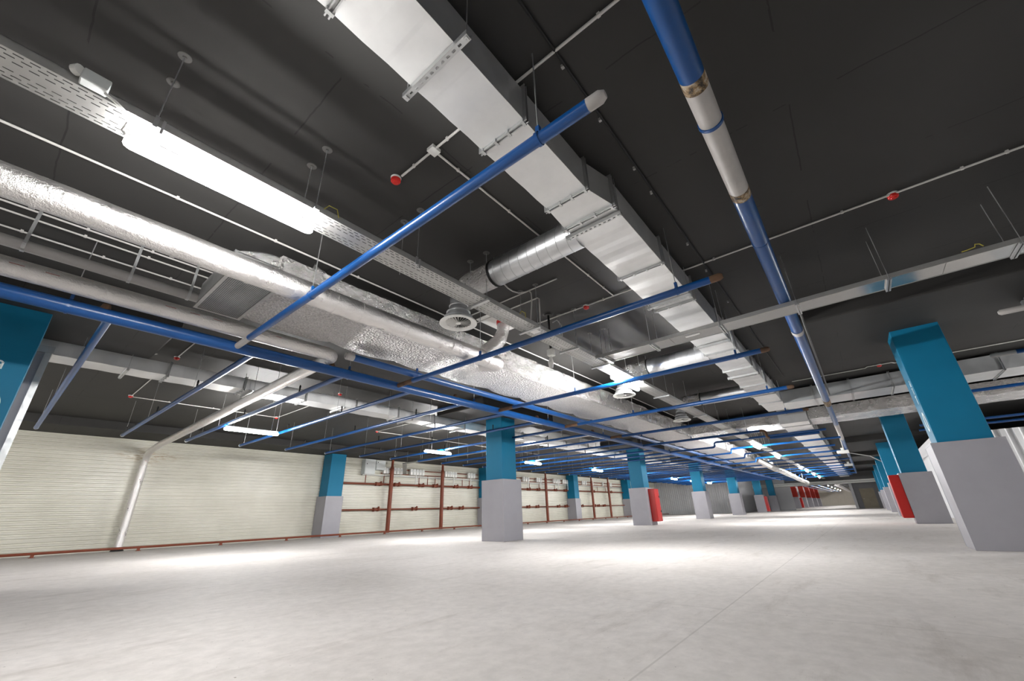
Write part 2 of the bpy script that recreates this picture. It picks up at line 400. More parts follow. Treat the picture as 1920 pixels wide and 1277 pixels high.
names_c = ['teal and grey column cut off by the left edge of the photo', 'teal and grey column nearest the middle, standing alone on the open floor',
           'teal and grey column with a red fire cabinet on its right side', 'slim looking teal column next behind the red-cabinet column, before the ribbed grey wall',
           'teal and grey column in front of the right end of the ribbed grey wall', 'small distant teal column with a red cabinet each side',
           'smallest teal and grey column of the middle row, against the far pale wall']
for i, x in enumerate(COLC):
    t = column(x + 0.05 * (i > 0), 8.30 if i else 8.35, names_c[i], 'columns of the middle row', 1.61, up=0.35 if i == 0 else 0.32, base=0.40 if i == 0 else 0.415)
    if i == 0:
        t.children[1].scale = (1, 1, 1)
        letter(t, 'a', x + 0.10, 2.63, 0.11, 7.998, -1)
        letter(t, '0', x + 0.15, 2.12, 0.34, 7.998, -1)
names_r = ['large teal and grey column nearest at the right edge of the photo', 'second teal column on the right, with the dark red cabinet at its left side',
           'third teal column in the right row, just behind the red cabinet', 'fourth teal column in the right row', 'fifth teal column in the right row', 'farthest teal column of the right row, near the metal door']
for i, x in enumerate(COLR):
    t = column(x, -1.40, names_r[i], 'columns of the right row', 1.5, up=0.31)
    if i < 3:
        letter(t, 'a', x - 0.17, 2.50, 0.11, -1.088, 1); letter(t, 't', x - 0.17, 2.37, 0.11, -1.088, 1); letter(t, 't', x - 0.17, 2.22, 0.14, -1.088, 1)
        letter(t, '0', x - 0.12, 1.86, 0.32, -1.088, 1)
names_w = ['teal and grey column standing against the cream ribbed wall, nearest one', 'wall column half hidden behind the middle teal column', 'third column against the cream wall, between rust-red uprights', 'farthest column against the cream wall']
for i, x in enumerate([9.87, 20.2, 30.7, 41.06]):
    column(x, 18.58, names_w[i], 'columns against the cream wall', 1.64, 3.46)
for i, x in enumerate([68.3, 78, 87.8, 97.5, 107, 116]):
    column(x, 8.3, ORD[i] + ' red-topped column from the portal in the far hall', 'red columns of the far hall', 1.61, SLAB, red=True)

# ------------------------------------------------------------------ fire cabinets
def cabinet(x0, x1, y0, y1, z0, z1, label, door_axis):
    t = thing('fire_cabinet', label, 'cabinet', ((x0 + x1) / 2, (y0 + y1) / 2, z0), 'red fire cabinets')
    MB().box(x0, x1, y0, y1, z0, z1).build('body', 'red_paint', t, bevel=0.006)
    if door_axis == '-y':
        MB().box(x0 + .02, x1 - .02, y0 - .012, y0, z0 + .02, z0 + (z1 - z0) * .45).build('door', 'red_paint', t)
        MB().box(x0 + .02, x1 - .02, y0 - .012, y0, z0 + (z1 - z0) * .47, z1 - .02).build('door', 'red_paint', t)
        for zz in (z0 + .3 * (z1 - z0), z0 + .75 * (z1 - z0)): MB().box(x1 - .1, x1 - .05, y0 - .03, y0 - .012, zz - .04, zz + .04).build('lock', 'black_plastic', t)
    elif door_axis == '+y':
        MB().box(x0 + .02, x1 - .02, y1, y1 + .012, z0 + .02, z1 - .02).build('door', 'red_paint', t)
    else:
        MB().box(x0 - .012, x0, y0 + .02, y1 - .02, z0 + .02, z1 - .02).build('door', 'red_paint', t)
    return t
cabinet(19.75, 20.3, 7.60, 7.88, 0.15, 1.55, 'tall red fire cabinet on the side of a middle-row column', '-y')
cabinet(18.7, 19.3, -0.995, -0.74, 0.17, 1.46, 'dark red fire cabinet on the left side of the second right column', '+y')
cabinet(48.95, 49.5, 7.66, 7.88, 0.1, 1.45, 'small distant red cabinet right of a far column', '-y')
cabinet(57.8, 58.2, 9.5, 9.8, 0.02, 1.35, 'tall red fire cabinet low by the far pale wall', '-x')
cabinet(57.8, 58.2, 9.82, 10.26, 0.02, 0.6, 'short red cabinet beside the tall one at the far pale wall', '-x')
cabinet(78.0, 78.6, 7.6, 7.885, 0.1, 1.5, 'red fire cabinet on a column of the far hall', '-y')

# ------------------------------------------------------------------ grey riser beside the left column
t = thing('riser_duct', 'light grey metal riser duct rising beside the left teal column', 'duct', (-0.2, 9.0, 0))
b = MB(); b.box(-0.42, 0.03, 8.83, 9.15, 0, 3.10); b.build('cover', 'grey_cladding', t)
b = MB(); b.box(-0.02, 0.05, 8.80, 8.83, 0, 3.10); b.box(-0.42, -0.36, 8.80, 8.83, 0, 3.10); b.box(-0.44, 0.06, 8.79, 9.17, 3.1, 3.2); b.build('edge_angle', 'galvanized_steel', t)
MB().box(-0.3, -0.06, 8.78, 8.83, 1.35, 1.75).build('socket_box', 'white_plastic', t)

# ------------------------------------------------------------------ main galvanized duct
def flange(parent, x, y0, y1, z0, z1, nm='flange'):
    b = MB(); e = 0.028
    for dx in (-0.012, 0.012):
        b.box(x + dx - 0.004, x + dx + 0.004, y0 - e, y1 + e, z0 - e, z0); b.box(x + dx - 0.004, x + dx + 0.004, y0 - e, y1 + e, z1, z1 + e)
        b.box(x + dx - 0.004, x + dx + 0.004, y0 - e, y0, z0, z1); b.box(x + dx - 0.004, x + dx + 0.004, y1, y1 + e, z0, z1)
    b.box(x - 0.02, x + 0.02, y0 - 0.008, y1 + 0.008, z0 - 0.012, z0 + 0.0)
    for q in (0.02, 0.36, 0.66, 0.98):
        yy = y0 + (y1 - y0) * q; b.box(x - 0.024, x + 0.024, yy - 0.011, yy + 0.011, z0 - 0.034, z0 - 0.002)
    return b.build(nm, 'galvanized_steel', parent)
def channel_hanger(parent, x, y0, y1, z, rods=True):
    b = MB(); perf_y(b, y0, y1, x - 0.02, x + 0.02, z - 0.021, [0.5], 0.05, 0.024, 0.013)
    b.box(x - 0.0215, x - 0.0195, y0, y1, z - 0.021, z + 0.019); b.box(x + 0.0195, x + 0.0215, y0, y1, z - 0.021, z + 0.019)
    h = b.build('hanger_channel', 'galvanized_steel', parent)
    for yy in (y0 + 0.02, y1 - 0.02):
        MB().tube([(x, yy, z - 0.035), (x, yy, SLAB)], 0.004, 6).build('hanger_rod', 'galvanized_steel', h)
        MB().box(x - 0.014, x + 0.014, yy - 0.014, yy + 0.014, z - 0.032, z - 0.022).build('nut', 'galvanized_steel', h)
DZ0, DZ1 = 3.29, 3.61
t = thing('rectangular_duct', 'long rectangular galvanized duct crossing the ceiling from top centre into the distance', 'duct', (5, 1.35, DZ0))
def section(x, y0, y1, z0, z1): return [(x, y0, z0), (x, y1, z0), (x, y1, z1), (x, y0, z1)]
def creased(x0, x1, y0, y1, z0, z1, per=0.34, amp=0.0055):
    # sheet metal box with cross-broken (ridged) panels
    n = max(2, round((x1 - x0) / per) * 2); vv = []
    for i in range(n + 1):
        x = x0 + (x1 - x0) * i / n; d = amp if i % 2 else 0
        if i in (0, n): d = 0
        vv += [(x, y0 - d * .2, z0 - d), (x, y1 + d * .2, z0 - d), (x, y1 + d * .2, z1), (x, y0 - d * .2, z1)]
    ff = [(4 * i + k, 4 * i + (k + 1) % 4, 4 * i + 4 + (k + 1) % 4, 4 * i + 4 + k) for i in range(n) for k in range(4)]
    return MB().add(vv, [f[::-1] for f in ff] + [(0, 1, 2, 3), (4 * n + 3, 4 * n + 2, 4 * n + 1, 4 * n)])
creased(-3, 2.57, 1.165, 1.57, DZ0, DZ1).build('duct_body', 'galvanized_duct', t)
b = MB(); b.prism(section(2.57, 1.165, 1.57, DZ0, DZ1), section(2.92, 1.08, 1.60, DZ0, DZ1)); b.build('reducer', 'galvanized_duct', t)
creased(2.92, 14.4, 1.08, 1.60, DZ0, DZ1).build('duct_body', 'galvanized_duct', t)
for x in (-0.9, 0.45, 1.69, 2.57): flange(t, x, 1.165, 1.57, DZ0, DZ1)
for x in (2.92, 4.16, 5.32, 6.6, 7.75, 9.1, 9.75, 10.7, 11.9, 13.0): flange(t, x, 1.08, 1.60, DZ0, DZ1)
for x in (-1.0, 1.02, 3.03, 5.12, 7.2, 9.6, 11.6): channel_hanger(t, x, 1.055, 1.65, DZ0 - 0.03)
t = thing('rectangular_duct', 'lower continuation of the galvanized duct running away under the far blue pipes', 'duct', (30, 1.15, 3.08))
creased(15.9, 56, 0.78, 1.55, 3.10, 3.62, 0.5, 0.012).build('duct_body', 'galvanized_duct', t)
for x in (16.6, 17.9, 19.2, 21, 23, 25, 27, 29, 32, 35, 38, 42): flange(t, x, 0.78, 1.55, 3.10, 3.62)
# lateral duct to the right
t = thing('rectangular_duct', 'galvanized duct branching off to the right behind the big teal column', 'duct', (13.9, -2, 3.27))
MB().box(13.4, 14.4, -9, 1.08, 3.27, 3.62).build('duct_body', 'galvanized_duct_cross', t)
for y in (0.35, -0.45, -1.25, -2.2, -3.1, -4.2, -5.3):
    b = MB()
    for dy in (-0.014, 0.014): b.box(13.37, 14.43, y + dy - 0.005, y + dy + 0.005, 3.24, 3.65)
    b.build('flange', 'galvanized_steel', t)
for y in (0.15, -2.0, -3.6):
    b = MB(); b.box(13.36, 14.44, y - 0.02, y + 0.02, 3.21, 3.25); b.build('hanger_channel', 'galvanized_steel', t)

# ------------------------------------------------------------------ spiral ducts and round diffusers
def spiral(x, label_d, label_f, n):
    r = 0.165; z = 3.42
    t = thing('spiral_duct', label_d, 'duct', (x, 2.3, z), 'round spiral ducts')
    MB().tube([(x, 1.60, z), (x, 2.79, z)], r, 36).build('spiral_pipe', 'spiral_duct', t, smooth=True)
    b = MB(); turns = 9; hv = []
    for q in range(turns * 36 + 1):
        a = 2 * PI * q / 36; hv.append((x + math.cos(a) * (r + 0.001), 1.62 + 1.14 * q / (turns * 36), z + math.sin(a) * (r + 0.001)))
    b.tube(hv, 0.0028, 5); b.build('spiral_seam', 'galvanized_steel', t, smooth=True)
    MB().tube([(x, 2.77, z), (x, 2.80, z)], r + 0.008, 24).build('clamp_band', 'black_plastic', t, smooth=True)
    pts = [(x, 2.78, z), (x, 3.0, z)] + arc((x, 3.38, z), (0, 1, 0), (0, 0, -1), 0.2, 5) + [(x, 3.38, 3.2)]
    rr = [r - 0.004 * (i % 2) for i in range(len(pts))]; rr[-3:] = [0.15, 0.13, 0.12]
    MB().tube(pts, rr, 20).build('foil_elbow', 'foil_crumpled', t, smooth=True)
    MB().tube([(x + 0.02, 2.83, z + 0.1), (x + 0.02, 2.83, SLAB)], 0.004, 6).build('hanger_rod', 'galvanized_steel', t)
    f = thing('ceiling_diffuser', label_f, 'vent', (x - 0.03, 3.39, 2.92), 'round white ceiling diffusers')
    cx, cy = x - 0.04, 3.39
    MB().lathe(cx, cy, [(0.110, 3.27), (0.112, 3.17), (0.124, 3.165), (0.124, 3.155), (0.118, 3.15), (0.122, 3.11), (0.142, 3.08), (0.154, 3.075), (0.154, 3.065), (0.146, 3.06), (0.148, 3.04), (0.168, 3.01), (0.182, 3.005), (0.182, 2.995), (0.172, 2.99), (0.176, 2.96)], 28).build('neck', 'spiral_duct', f, smooth=True)
    zf = 2.92
    MB().lathe(cx, cy, [(0.178, 2.965), (0.20, 2.96), (0.235, zf + 0.01), (0.235, zf), (0.228, zf - 0.004), (0.165, zf + 0.012), (0.155, zf + 0.02)], 48).build('face_ring', 'white_plastic', f, smooth=True)
    MB().lathe(cx, cy, [(0.0, zf - 0.002), (0.032, zf), (0.036, zf + 0.012)], 20).build('hub', 'white_plastic', f, smooth=True)
    MB().lathe(cx, cy, [(0.0, zf + 0.05), (0.17, zf + 0.05)], 28).build('shade_disc', 'vent_shade', f)  # black disc painted as the shade behind the vanes
    b = MB()
    for k in range(24):
        a = 2 * PI * k / 24; ca, sa = math.cos(a), math.sin(a); pa, pb = 0.030, 0.160
        def q(rad, off, zz): return (cx + ca * rad - sa * off, cy + sa * rad + ca * off, zz)
        A = [q(pa, -0.0015, zf + 0.003), q(pb, -0.006, zf + 0.006), q(pb, 0.006, zf + 0.024), q(pa, 0.0015, zf + 0.010)]
        B = [(p[0], p[1], p[2] + 0.003) for p in A]; b.prism(A, B)
    b.build('vane_ring', 'white_plastic', f)
spiral(3.22, 'nearest shiny spiral duct, joining the big duct to the nearest round diffuser', 'nearest white round swirl diffuser, above centre, seen from below', 0)
spiral(8.05, 'second spiral duct, behind the bright lamp under the cable tray', 'white round diffuser just below the second tray lamp', 1)
spiral(11.75, 'third spiral duct, beyond the bright tray lamp', 'third white round diffuser along the tray, beyond the second lamp', 2)

# ------------------------------------------------------------------ near cable tray with its hangers
t = thing('cable_tray', 'perforated galvanized cable tray running from top left over the LED tubes', 'cable tray', (10, 2.97, 3.03))
b = MB(); TZ = 3.03
perf(b, -3, 13, 2.85, 3.10, TZ, [0.08, 0.2, 0.35, 0.65, 0.8, 0.92], 0.062, 0.040, 0.0085)
b.add([(13, 2.85, TZ), (56, 2.85, TZ), (56, 3.1, TZ), (13, 3.1, TZ)], [(3, 2, 1, 0)])
b.build('tray_bottom', 'galvanized_tray', t)
for y0, y1 in ((2.847, 2.850), (3.10, 3.103)):
    b = MB(); b.box(-3, 56, y0, y1, TZ - 0.001, TZ + 0.06); b.box(-3, 56, min(y0, y0 - .0 if y0 < 3 else y0 - .012), max(y1, y1 + .012 if y0 < 3 else y1), TZ + 0.057, TZ + 0.06)
    b.build('side_rail', 'galvanized_tray', t)
x = -1.01; i = 0
while x < 24:
    if i % 2 == 0 or x > 3:
        h = MB().box(x - 0.02, x + 0.02, 2.80, 3.16, TZ - 0.024, TZ - 0.003).build('tray_bracket', 'galvanized_steel', t)
    else:
        b = MB(); b.box(x - 0.012, x + 0.012, 2.835, 2.85, TZ - 0.02, TZ + 0.07); b.box(x + 0.03, x + 0.045, 2.835, 2.85, TZ - 0.05, TZ + 0.06); h = b.build('tray_bracket', 'galvanized_steel', t)
    for y in (2.838, 3.115):
        MB().tube([(x, y, TZ - 0.02), (x, y, SLAB)], 0.0035, 6).build('hanger_rod', 'galvanized_steel', h)
        if x < 9: MB().lathe(x, y, [(0, SLAB - 0.012), (0.012, SLAB - 0.012), (0.014, SLAB - 0.005), (0.04, SLAB - 0.004), (0.042, SLAB)], 20).build('ceiling_plate', 'plate_grey', h)
    x += 1.03 if x < 6 else 1.45; i += 1
    if 15.9 < x < 18.1: x = 18.3
for xx in (1.12, 3.75):
    MB().tube([(xx, 2.845, TZ + 0.05), (xx + 0.03, 2.835, TZ + 0.10), (xx + 0.10, 2.83, TZ + 0.10), (xx + 0.13, 2.845, TZ + 0.04)], 0.004, 6).build('ground_wire', 'yellow_wire', t)
MB().box(4.1, 4.3, 2.9, 3.02, TZ - 0.004, TZ - 0.001).build('sticker', 'white_plastic', t, label='white sticker')

# ------------------------------------------------------------------ LED tubes
def lamp(x, y, z, label, group, tray=False):
    t = thing('led_tube_light', label, 'light', (x, y, z), group)
    L = 0.60; r = 0.037; n = 18
    # opal lower shell (gives the light) and the closed plastic body along the top
    def shell(a0, a1, rr_, mname, nm):
        b = MB(); st = [(-L, .35), (-L + .012, .75), (-L + .04, 1), (L - .04, 1), (L - .012, .75), (L, .35)]; vv = []
        for dx, k in st:
            for q in range(n + 1):
                a = a0 + (a1 - a0) * q / n; vv.append((x + dx, y + math.cos(a) * rr_ * k, z + math.sin(a) * rr_ * k))
        b.add(vv, [(i * (n + 1) + q, (i + 1) * (n + 1) + q, (i + 1) * (n + 1) + q + 1, i * (n + 1) + q + 1) for i in range(5) for q in range(n)] + [tuple(range(n + 1))[::-1], tuple(range(5 * (n + 1), 6 * (n + 1)))])
        return b.build(nm, mname, t, smooth=True)
    shell(-PI * 1.36, PI * 0.36, r, 'lamp_glow_soft' if x < 3 and y < 4 else 'lamp_glow', 'diffuser_tube')
    shell(PI * 0.345, PI * 0.655, r + 0.004, 'white_plastic', 'lamp_body')
    for s in (-1, 1):
        MB().box(x + s * 0.42 - 0.012, x + s * 0.42 + 0.012, y - 0.02, y + 0.02, z + r - 0.004, z + r + 0.03).build('mounting_clip', 'galvanized_steel', t)
    if not tray:
        for s in (-1, 1):
            MB().tube([(x + s * 0.42, y, z + r + .02), (x + s * 0.42, y, SLAB)], 0.003, 6).build('hanger_rod', 'galvanized_steel', t)
        MB().box(x - 0.58, x + 0.58, y - 0.025, y + 0.025, z + r + 0.02, z + r + 0.035).build('carrier_rail', 'galvanized_steel', t)
    return t
lab = ['large glowing LED tube under the near cable tray, top left', 'glaring LED tube above the second round diffuser', 'LED tube further down the tray, first of the small distant ones']
for i, x in enumerate(TRAY_LAMPS):
    lamp(x, 3.005, 2.935, lab[i] if i < 3 else ORD[i] + ' LED tube counted along the tray from the near one', 'LED tubes under the cable tray', True)
lab = ['glowing LED tube nearest in the left bay, beside the sloping foil pipe', 'glowing LED tube just left of the middle teal column', 'glowing LED tube just right of the middle teal column']
for i, x in enumerate(LEFT_LAMPS):
    lamp(x, 11.1, 2.72, lab[i] if i < 3 else ORD[i] + ' LED tube of the left bay row, counted from the nearest', 'LED tubes of the left bay')
# the same rows carry on behind the photographer and round the corner to the right
for x, y, l in ((-5.8, 2.95, 'LED tube under the tray, behind the camera'), (-3.3, 12.1, 'LED tube of the left bay row, just outside the left edge'), (-8.9, 12.1, 'LED tube of the left bay row, far behind the camera')):
    lamp(x, y, 2.92, l, 'LED tubes behind the camera')
for x in (11.3, 19.4):
    lamp(x, -7.0, 2.9, 'LED tube behind the right teal column, %s from it' % ('nearer' if x < 15 else 'farther'), 'LED tubes right of the columns')
HX = [64, 71, 80, 88, 97, 107, 117]
for x in HX:
    lamp(x, 4.0, 3.0, 'LED tube on the ceiling of the far hall, %s from the portal' % ORD[HX.index(x)], 'LED tubes of the far hall')

# junction box and flexible lead of the first lamp
t = thing('junction_box', 'grey junction box on the near cable tray with a white lead to the lamp', 'junction box', (-0.27, 2.83, 3.06))
MB().box(-0.33, -0.21, 2.775, 2.845, 3.035, 3.115).build('box_body', 'panel_box_paint', t, bevel=0.008)
MB().tube([(-0.34, 2.80, 3.10), (-0.36, 2.83, 3.10)], 0.03, 14).build('gland', 'white_plastic', t)
MB().tube([(-0.22, 2.80, 3.03), (-0.17, 2.80, 3.01), (-0.12, 2.83, 3.005), (-0.09, 2.90, 2.995), (-0.10, 2.95, 2.96), (-0.075, 2.952, 2.935)], 0.009, 8).build('power_lead', 'white_plastic', t, smooth=True)

# ------------------------------------------------------------------ cross cable tray (closed lid) on the right
t = thing('cable_duct', 'flat closed galvanized cable duct crossing to the right edge of the photo', 'cable duct', (5.92, 0, 3.0))
b = MB()
for y0, y1 in ((-4.2, -1.33), (-1.325, 1.62), (1.625, 2.62)):
    b.box(5.76, 6.08, y0, y1, 3.0, 3.004)
b.build('cover_plate', 'galvanized_sheet', t)
for x0 in (5.755, 6.077):
    b = MB(); b.box(x0, x0 + 0.008, -4.2, 2.84, 2.996, 3.05); b.build('side_rail', 'galvanized_tray', t)
MB().box(5.76, 6.08, -4.2, 2.84, 3.045, 3.048).build('lid', 'galvanized_tray', t)
for y in (-1.86, -0.86, 0.02, 0.92, 1.9, 2.7):
    h = MB(); h.box(5.74, 6.10, y - 0.022, y - 0.006, 2.972, 2.996); h.box(5.74, 6.10, y + 0.006, y + 0.022, 2.972, 2.996); h = h.build('tray_bracket', 'galvanized_steel', t)
    for x in (5.742, 6.098): MB().tube([(x, y, 2.97), (x, y, SLAB)], 0.0038, 6).build('hanger_rod', 'galvanized_steel', h)
b = MB(); b.tube([(5.75, -1.62, 3.06), (5.74, -1.60, 3.09), (5.74, -1.57, 3.10), (5.74, -1.56, 3.07), (5.74, -1.50, 3.06), (5.745, -1.46, 3.06)], 0.005, 6); b.build('ground_wire', 'yellow_wire', t)
MB().box(5.85, 5.9, 1.22, 1.42, 2.994, 2.999).build('sticker', 'white_plastic', t)

# ------------------------------------------------------------------ foil wrapped air pipes and duct on the left
def lumpy_duct(mb, x0, x1, y0, y1, z0, z1, step=0.06, amp=0.03, sag=0.03, topamp=0.05, seed=0.0, axis='x'):
    per = []
    def edge(a, b_, n, side):
        for i in range(n): per.append((a[0] + (b_[0] - a[0]) * i / n, a[1] + (b_[1] - a[1]) * i / n, side))
    edge((y0, z0), (y1, z0), 12, 'b'); edge((y1, z0), (y1, z1), 6, 'f'); edge((y1, z1), (y0, z1), 12, 't'); edge((y0, z1), (y0, z0), 6, 'n')
    nseg = int((x1 - x0) / step); vv = []; n = len(per)
    cy, cz = (y0 + y1) / 2, (z0 + z1) / 2
    for i in range(nseg + 1):
        x = x0 + (x1 - x0) * i / nseg
        for (y, z, s) in per:
            nn = noise.noise(Vector((x * 2.2 + seed, y * 3, z * 3))); n2 = noise.noise(Vector((x * 9 + seed, y * 9, z * 9)))
            dy = dz = 0
            a = amp * nn + amp * 0.5 * n2
            if s in 'b': dz = -max(0, math.sin((x - x0) * 2 * PI / 0.9)) * sag * 0.5 - abs(nn) * sag * .4
            if s == 't': dz = abs(a) * topamp / amp * 1.6
            if s == 'n': dy = a - 0.01
            if s == 'f': dy = a
            w_ = abs(math.sin((x - x0) * PI / 1.15 + 0.8 * noise.noise(Vector((x * 0.7, seed, 0))))) ** 0.7
            if axis == 'x' and (s in 'bf') and y > y1 - 0.3 and z < z0 + 0.2: k_ = (y - y1 + 0.3) / 0.3; dy += 0.06 * (w_ - 0.45) * k_; dz -= 0.022 * w_ * k_
            p = (x, y + dy, z + dz); vv.append(p if axis == 'x' else (p[1], p[0], p[2]))
    ff = []
    for i in range(nseg):
        for k in range(n):
            k2 = (k + 1) % n; f = (i * n + k, i * n + k2, (i + 1) * n + k2, (i + 1) * n + k); ff.append(f if axis == 'x' else f[::-1])
    ff += [tuple(range(n)), tuple(range(nseg * n, nseg * n + n))[::-1]]
    mb.add(vv, ff)
t = thing('insulated_duct', 'wide foil-insulated duct with a mesh grille at its near end', 'duct', (8, 5.05, 3.1))
b = MB(); lumpy_duct(b, 1.42, 16.3, 4.52, 5.58, 3.13, 3.545)
duct = b.build('foil_blanket', 'foil_blanket', t, smooth=True)
b = MB(); lumpy_duct(b, 16.3, 35, 4.52, 5.58, 3.13, 3.545, step=0.15, seed=4)
b.build('foil_blanket', 'foil_blanket', t, smooth=True)
b = MB()   # crumpled foil hump over the near end
for k in range(1):
    nx, nt_ = 40, 14; vv = []
    for i in range(nx + 1):
        x = 0.98 + 0.80 * i / nx
        env = math.sin(PI * i / nx) ** 0.6
        for q in range(nt_ + 1):
            a = PI * q / nt_; nn = noise.noise(Vector((x * 6, q * 0.5, 3)))
            spike = 0.0
            vv.append((x, 4.74 - math.cos(a) * 0.24 + 0.02 * nn, 3.38 + env * math.sin(a) * (0.27 + 0.04 * nn) * (0.75 + 0.25 * i / nx)))
    b.add(vv, [(i * (nt_ + 1) + q, (i + 1) * (nt_ + 1) + q, (i + 1) * (nt_ + 1) + q + 1, i * (nt_ + 1) + q + 1) for i in range(nx) for q in range(nt_)])
    b.tube([(1.93, 4.64, 3.45), (1.90, 4.63, 3.57), (1.85, 4.61, 3.63), (1.83, 4.60, 3.685)], [0.15, 0.10, 0.045, 0.004], 12)
b.build('foil_hump', 'foil_crumpled', t, smooth=True)
# near face of the duct is bare crumpled foil
b = MB(); nx, nz = 260, 6; vv = []
for i in range(nx + 1):
    x = 1.45 + 33 * (i / nx) ** 1.3
    for q in range(nz + 1):
        z = 3.15 + 0.39 * q / nz; vv.append((x, 4.49 + 0.02 * noise.noise(Vector((x * 7, z * 7, 1))) + (0.02 if q in (0, nz) else 0), z))
b.add(vv, [(i * (nz + 1) + q, (i + 1) * (nz + 1) + q, (i + 1) * (nz + 1) + q + 1, i * (nz + 1) + q + 1) for i in range(nx) for q in range(nz)])
b.build('foil_side', 'foil_crumpled', t, smooth=True)
# grille box
b = MB(); b.prism([(0.97, 4.55, 3.12), (1.43, 4.55, 3.12), (1.43, 5.62, 3.12), (0.97, 5.62, 3.12)], [(0.97, 4.55, 3.42), (1.43, 4.55, 3.42), (1.43, 5.62, 3.42), (0.97, 5.62, 3.42)])
gb = b.build('grille_box', 'galvanized_steel', t)
b = MB(); b.box(0.95, 1.45, 4.53, 4.57, 3.095, 3.12); b.box(0.95, 1.45, 5.60, 5.64, 3.095, 3.12); b.box(0.95, 0.985, 4.57, 5.60, 3.095, 3.12); b.box(1.415, 1.45, 4.57, 5.60, 3.095, 3.12)
b.build('grille_frame', 'galvanized_tray', gb)
MB().box(0.985, 1.415, 4.57, 5.60, 3.115, 3.119).build('shade_sheet', 'vent_shade', gb)  # black sheet in place of the shade inside the grille box
b = MB(); nn = 24
for i in range(1, nn): x = 0.985 + 0.43 * i / nn; b.box(x - 0.0022, x + 0.0022, 4.57, 5.60, 3.101, 3.105)
for i in range(1, 50): y = 4.57 + 1.03 * i / 50; b.box(0.985, 1.415, y - 0.0022, y + 0.0022, 3.101, 3.105)
b.build('wire_mesh', 'galvanized_steel', gb)

def bands(parent, pts, r):
    for p, q in pts: MB().tube([p, q], r, 24).build('tape_band', 'foil_wrap', parent, smooth=True)
t = thing('insulated_pipe', 'thick shiny foil-wrapped pipe running from the left edge past the mesh grille', 'pipe', (1, 4.2, 3.03))
PY, PZ, PR = 4.2, 3.03, 0.125
pts = [(-3 + 0.25 * i, PY, PZ + 0.002 * (i % 3)) for i in range(31)] + [Vector(p) for p in arc((4.93, PY, PZ), (1, 0, 0), (0, 1, 0.25), 0.16, 6)] + [(4.93, 4.6, 3.12)]
rr = [PR + 0.004 * noise.noise(Vector((i * 3.1, 0, 0))) for i in range(len(pts))]
MB().tube(pts, rr, 32).build('foil_jacket', 'foil_wrap', t, smooth=True)
bands(t, [((x, PY, PZ), (x + 0.03, PY, PZ)) for x in (-0.4, 0.45, 1.05, 1.95, 2.28, 2.95, 3.75, 4.55)], PR + 0.004)
t = thing('insulated_pipe', 'foil-wrapped pipe with red dashes above the big blue pipe, turning to the cream wall', 'pipe', (2.8, 10, 3.02))
IY, IZ, IR = 5.79, 3.035, 0.098
MB().tube([(-3 + 0.25 * i, IY, IZ) for i in range(23)] + arc((2.83, IY, IZ), (1, 0, 0), (0, 1, -0.05), 0.13, 6) + [(2.83, IY + 0.35, IZ - 0.01)], IR, 28).build('foil_jacket', 'foil_wrap_printed', t, smooth=True)
pts = [(2.83, IY + 0.3, IZ - 0.01)] + [(2.85 + 0.02 * i, 6.6 + i, 3.02) for i in range(11)] + arc((3.12, 18.45, 3.0), (0, 1, 0), (0, 0, -1), 0.5, 6)
MB().tube(pts, 0.095, 22).build('foil_jacket', 'foil_wrap_printed', t, smooth=True, label='duller foil jacket of the sloping run')
MB().tube([(3.12, 18.45, 2.55), (3.12, 18.45, 1.55), (3.12, 18.47, 1.45), (3.12, 18.45, 1.35), (3.12, 18.45, 0.06)], 0.11, 22).build('foil_jacket', 'foil_wrap', t, smooth=True, label='bright upright foil jacket')
MB().tube([(3.12, 18.45, 0.0), (3.12, 18.45, 0.08)], [0.17, 0.13], 20).build('floor_collar', 'black_plastic', t)
t = thing('insulated_pipe', 'white foil flexible duct hanging in the distance left of the far portal', 'pipe', (40, 3.9, 2.6))
for x in (31, 37, 44): MB().tube([(x, 3.8, 2.62), (x, 3.8, SLAB + 0.01)], 0.008, 5).build('hanger_rod', 'galvanized_steel', t)
MB().tube([(28.0, 4.3, 3.1), (28.2, 3.8, 2.72), (28.8, 3.66, 2.6), (31, 3.7, 2.64), (34.5, 3.78, 2.6), (38, 3.88, 2.62), (44, 4.0, 2.56), (52, 4.18, 2.6)], 0.17, 18).build('foil_jacket', 'foil_wrap', t, smooth=True)
# short riser from the ceiling plate down to the thick foil pipe
t = thing('exhaust_riser', 'crumpled foil riser with red ring between a ceiling plate and the thick foil pipe', 'pipe', (4.68, 4.02, 3.0))
MB().box(4.36, 5.06, 3.62, 4.22, SLAB - 0.015, SLAB).build('ceiling_plate', 'white_plastic', t)
MB().tube([(4.72, 3.93, SLAB - 0.01), (4.72, 3.93, 3.62)], 0.12, 20).build('red_ring', 'red_plastic', t)
MB().tube([(4.72, 3.93, 3.63), (4.72, 3.95, 3.5), (4.70, 4.0, 3.36), (4.62, 4.1, 3.22), (4.52, 4.18, 3.1)], [0.11, 0.10, 0.115, 0.13, 0.14], 16).build('foil_sleeve', 'foil_crumpled', t, smooth=True)

# lateral insulated duct, in two runs either side of the galvanized duct
t = thing('insulated_duct', 'crumpled foil-insulated cross duct left of the galvanized duct', 'duct', (16.9, 3, 3.25))
b = MB(); lumpy_duct(b, 1.56, 4.44, 16.2, 17.8, 3.20, 3.54, step=0.08, amp=0.05, axis='y', seed=2); b.build('foil_blanket', 'foil_crumpled', t, smooth=True)
t = thing('insulated_duct', 'crumpled foil-insulated cross duct right of the galvanized duct', 'duct', (16.9, -3, 3.25))
b = MB(); lumpy_duct(b, -9, 0.76, 16.3, 17.8, 3.22, 3.56, step=0.08, amp=0.06, axis='y', seed=7); b.build('foil_blanket', 'foil_crumpled', t, smooth=True)

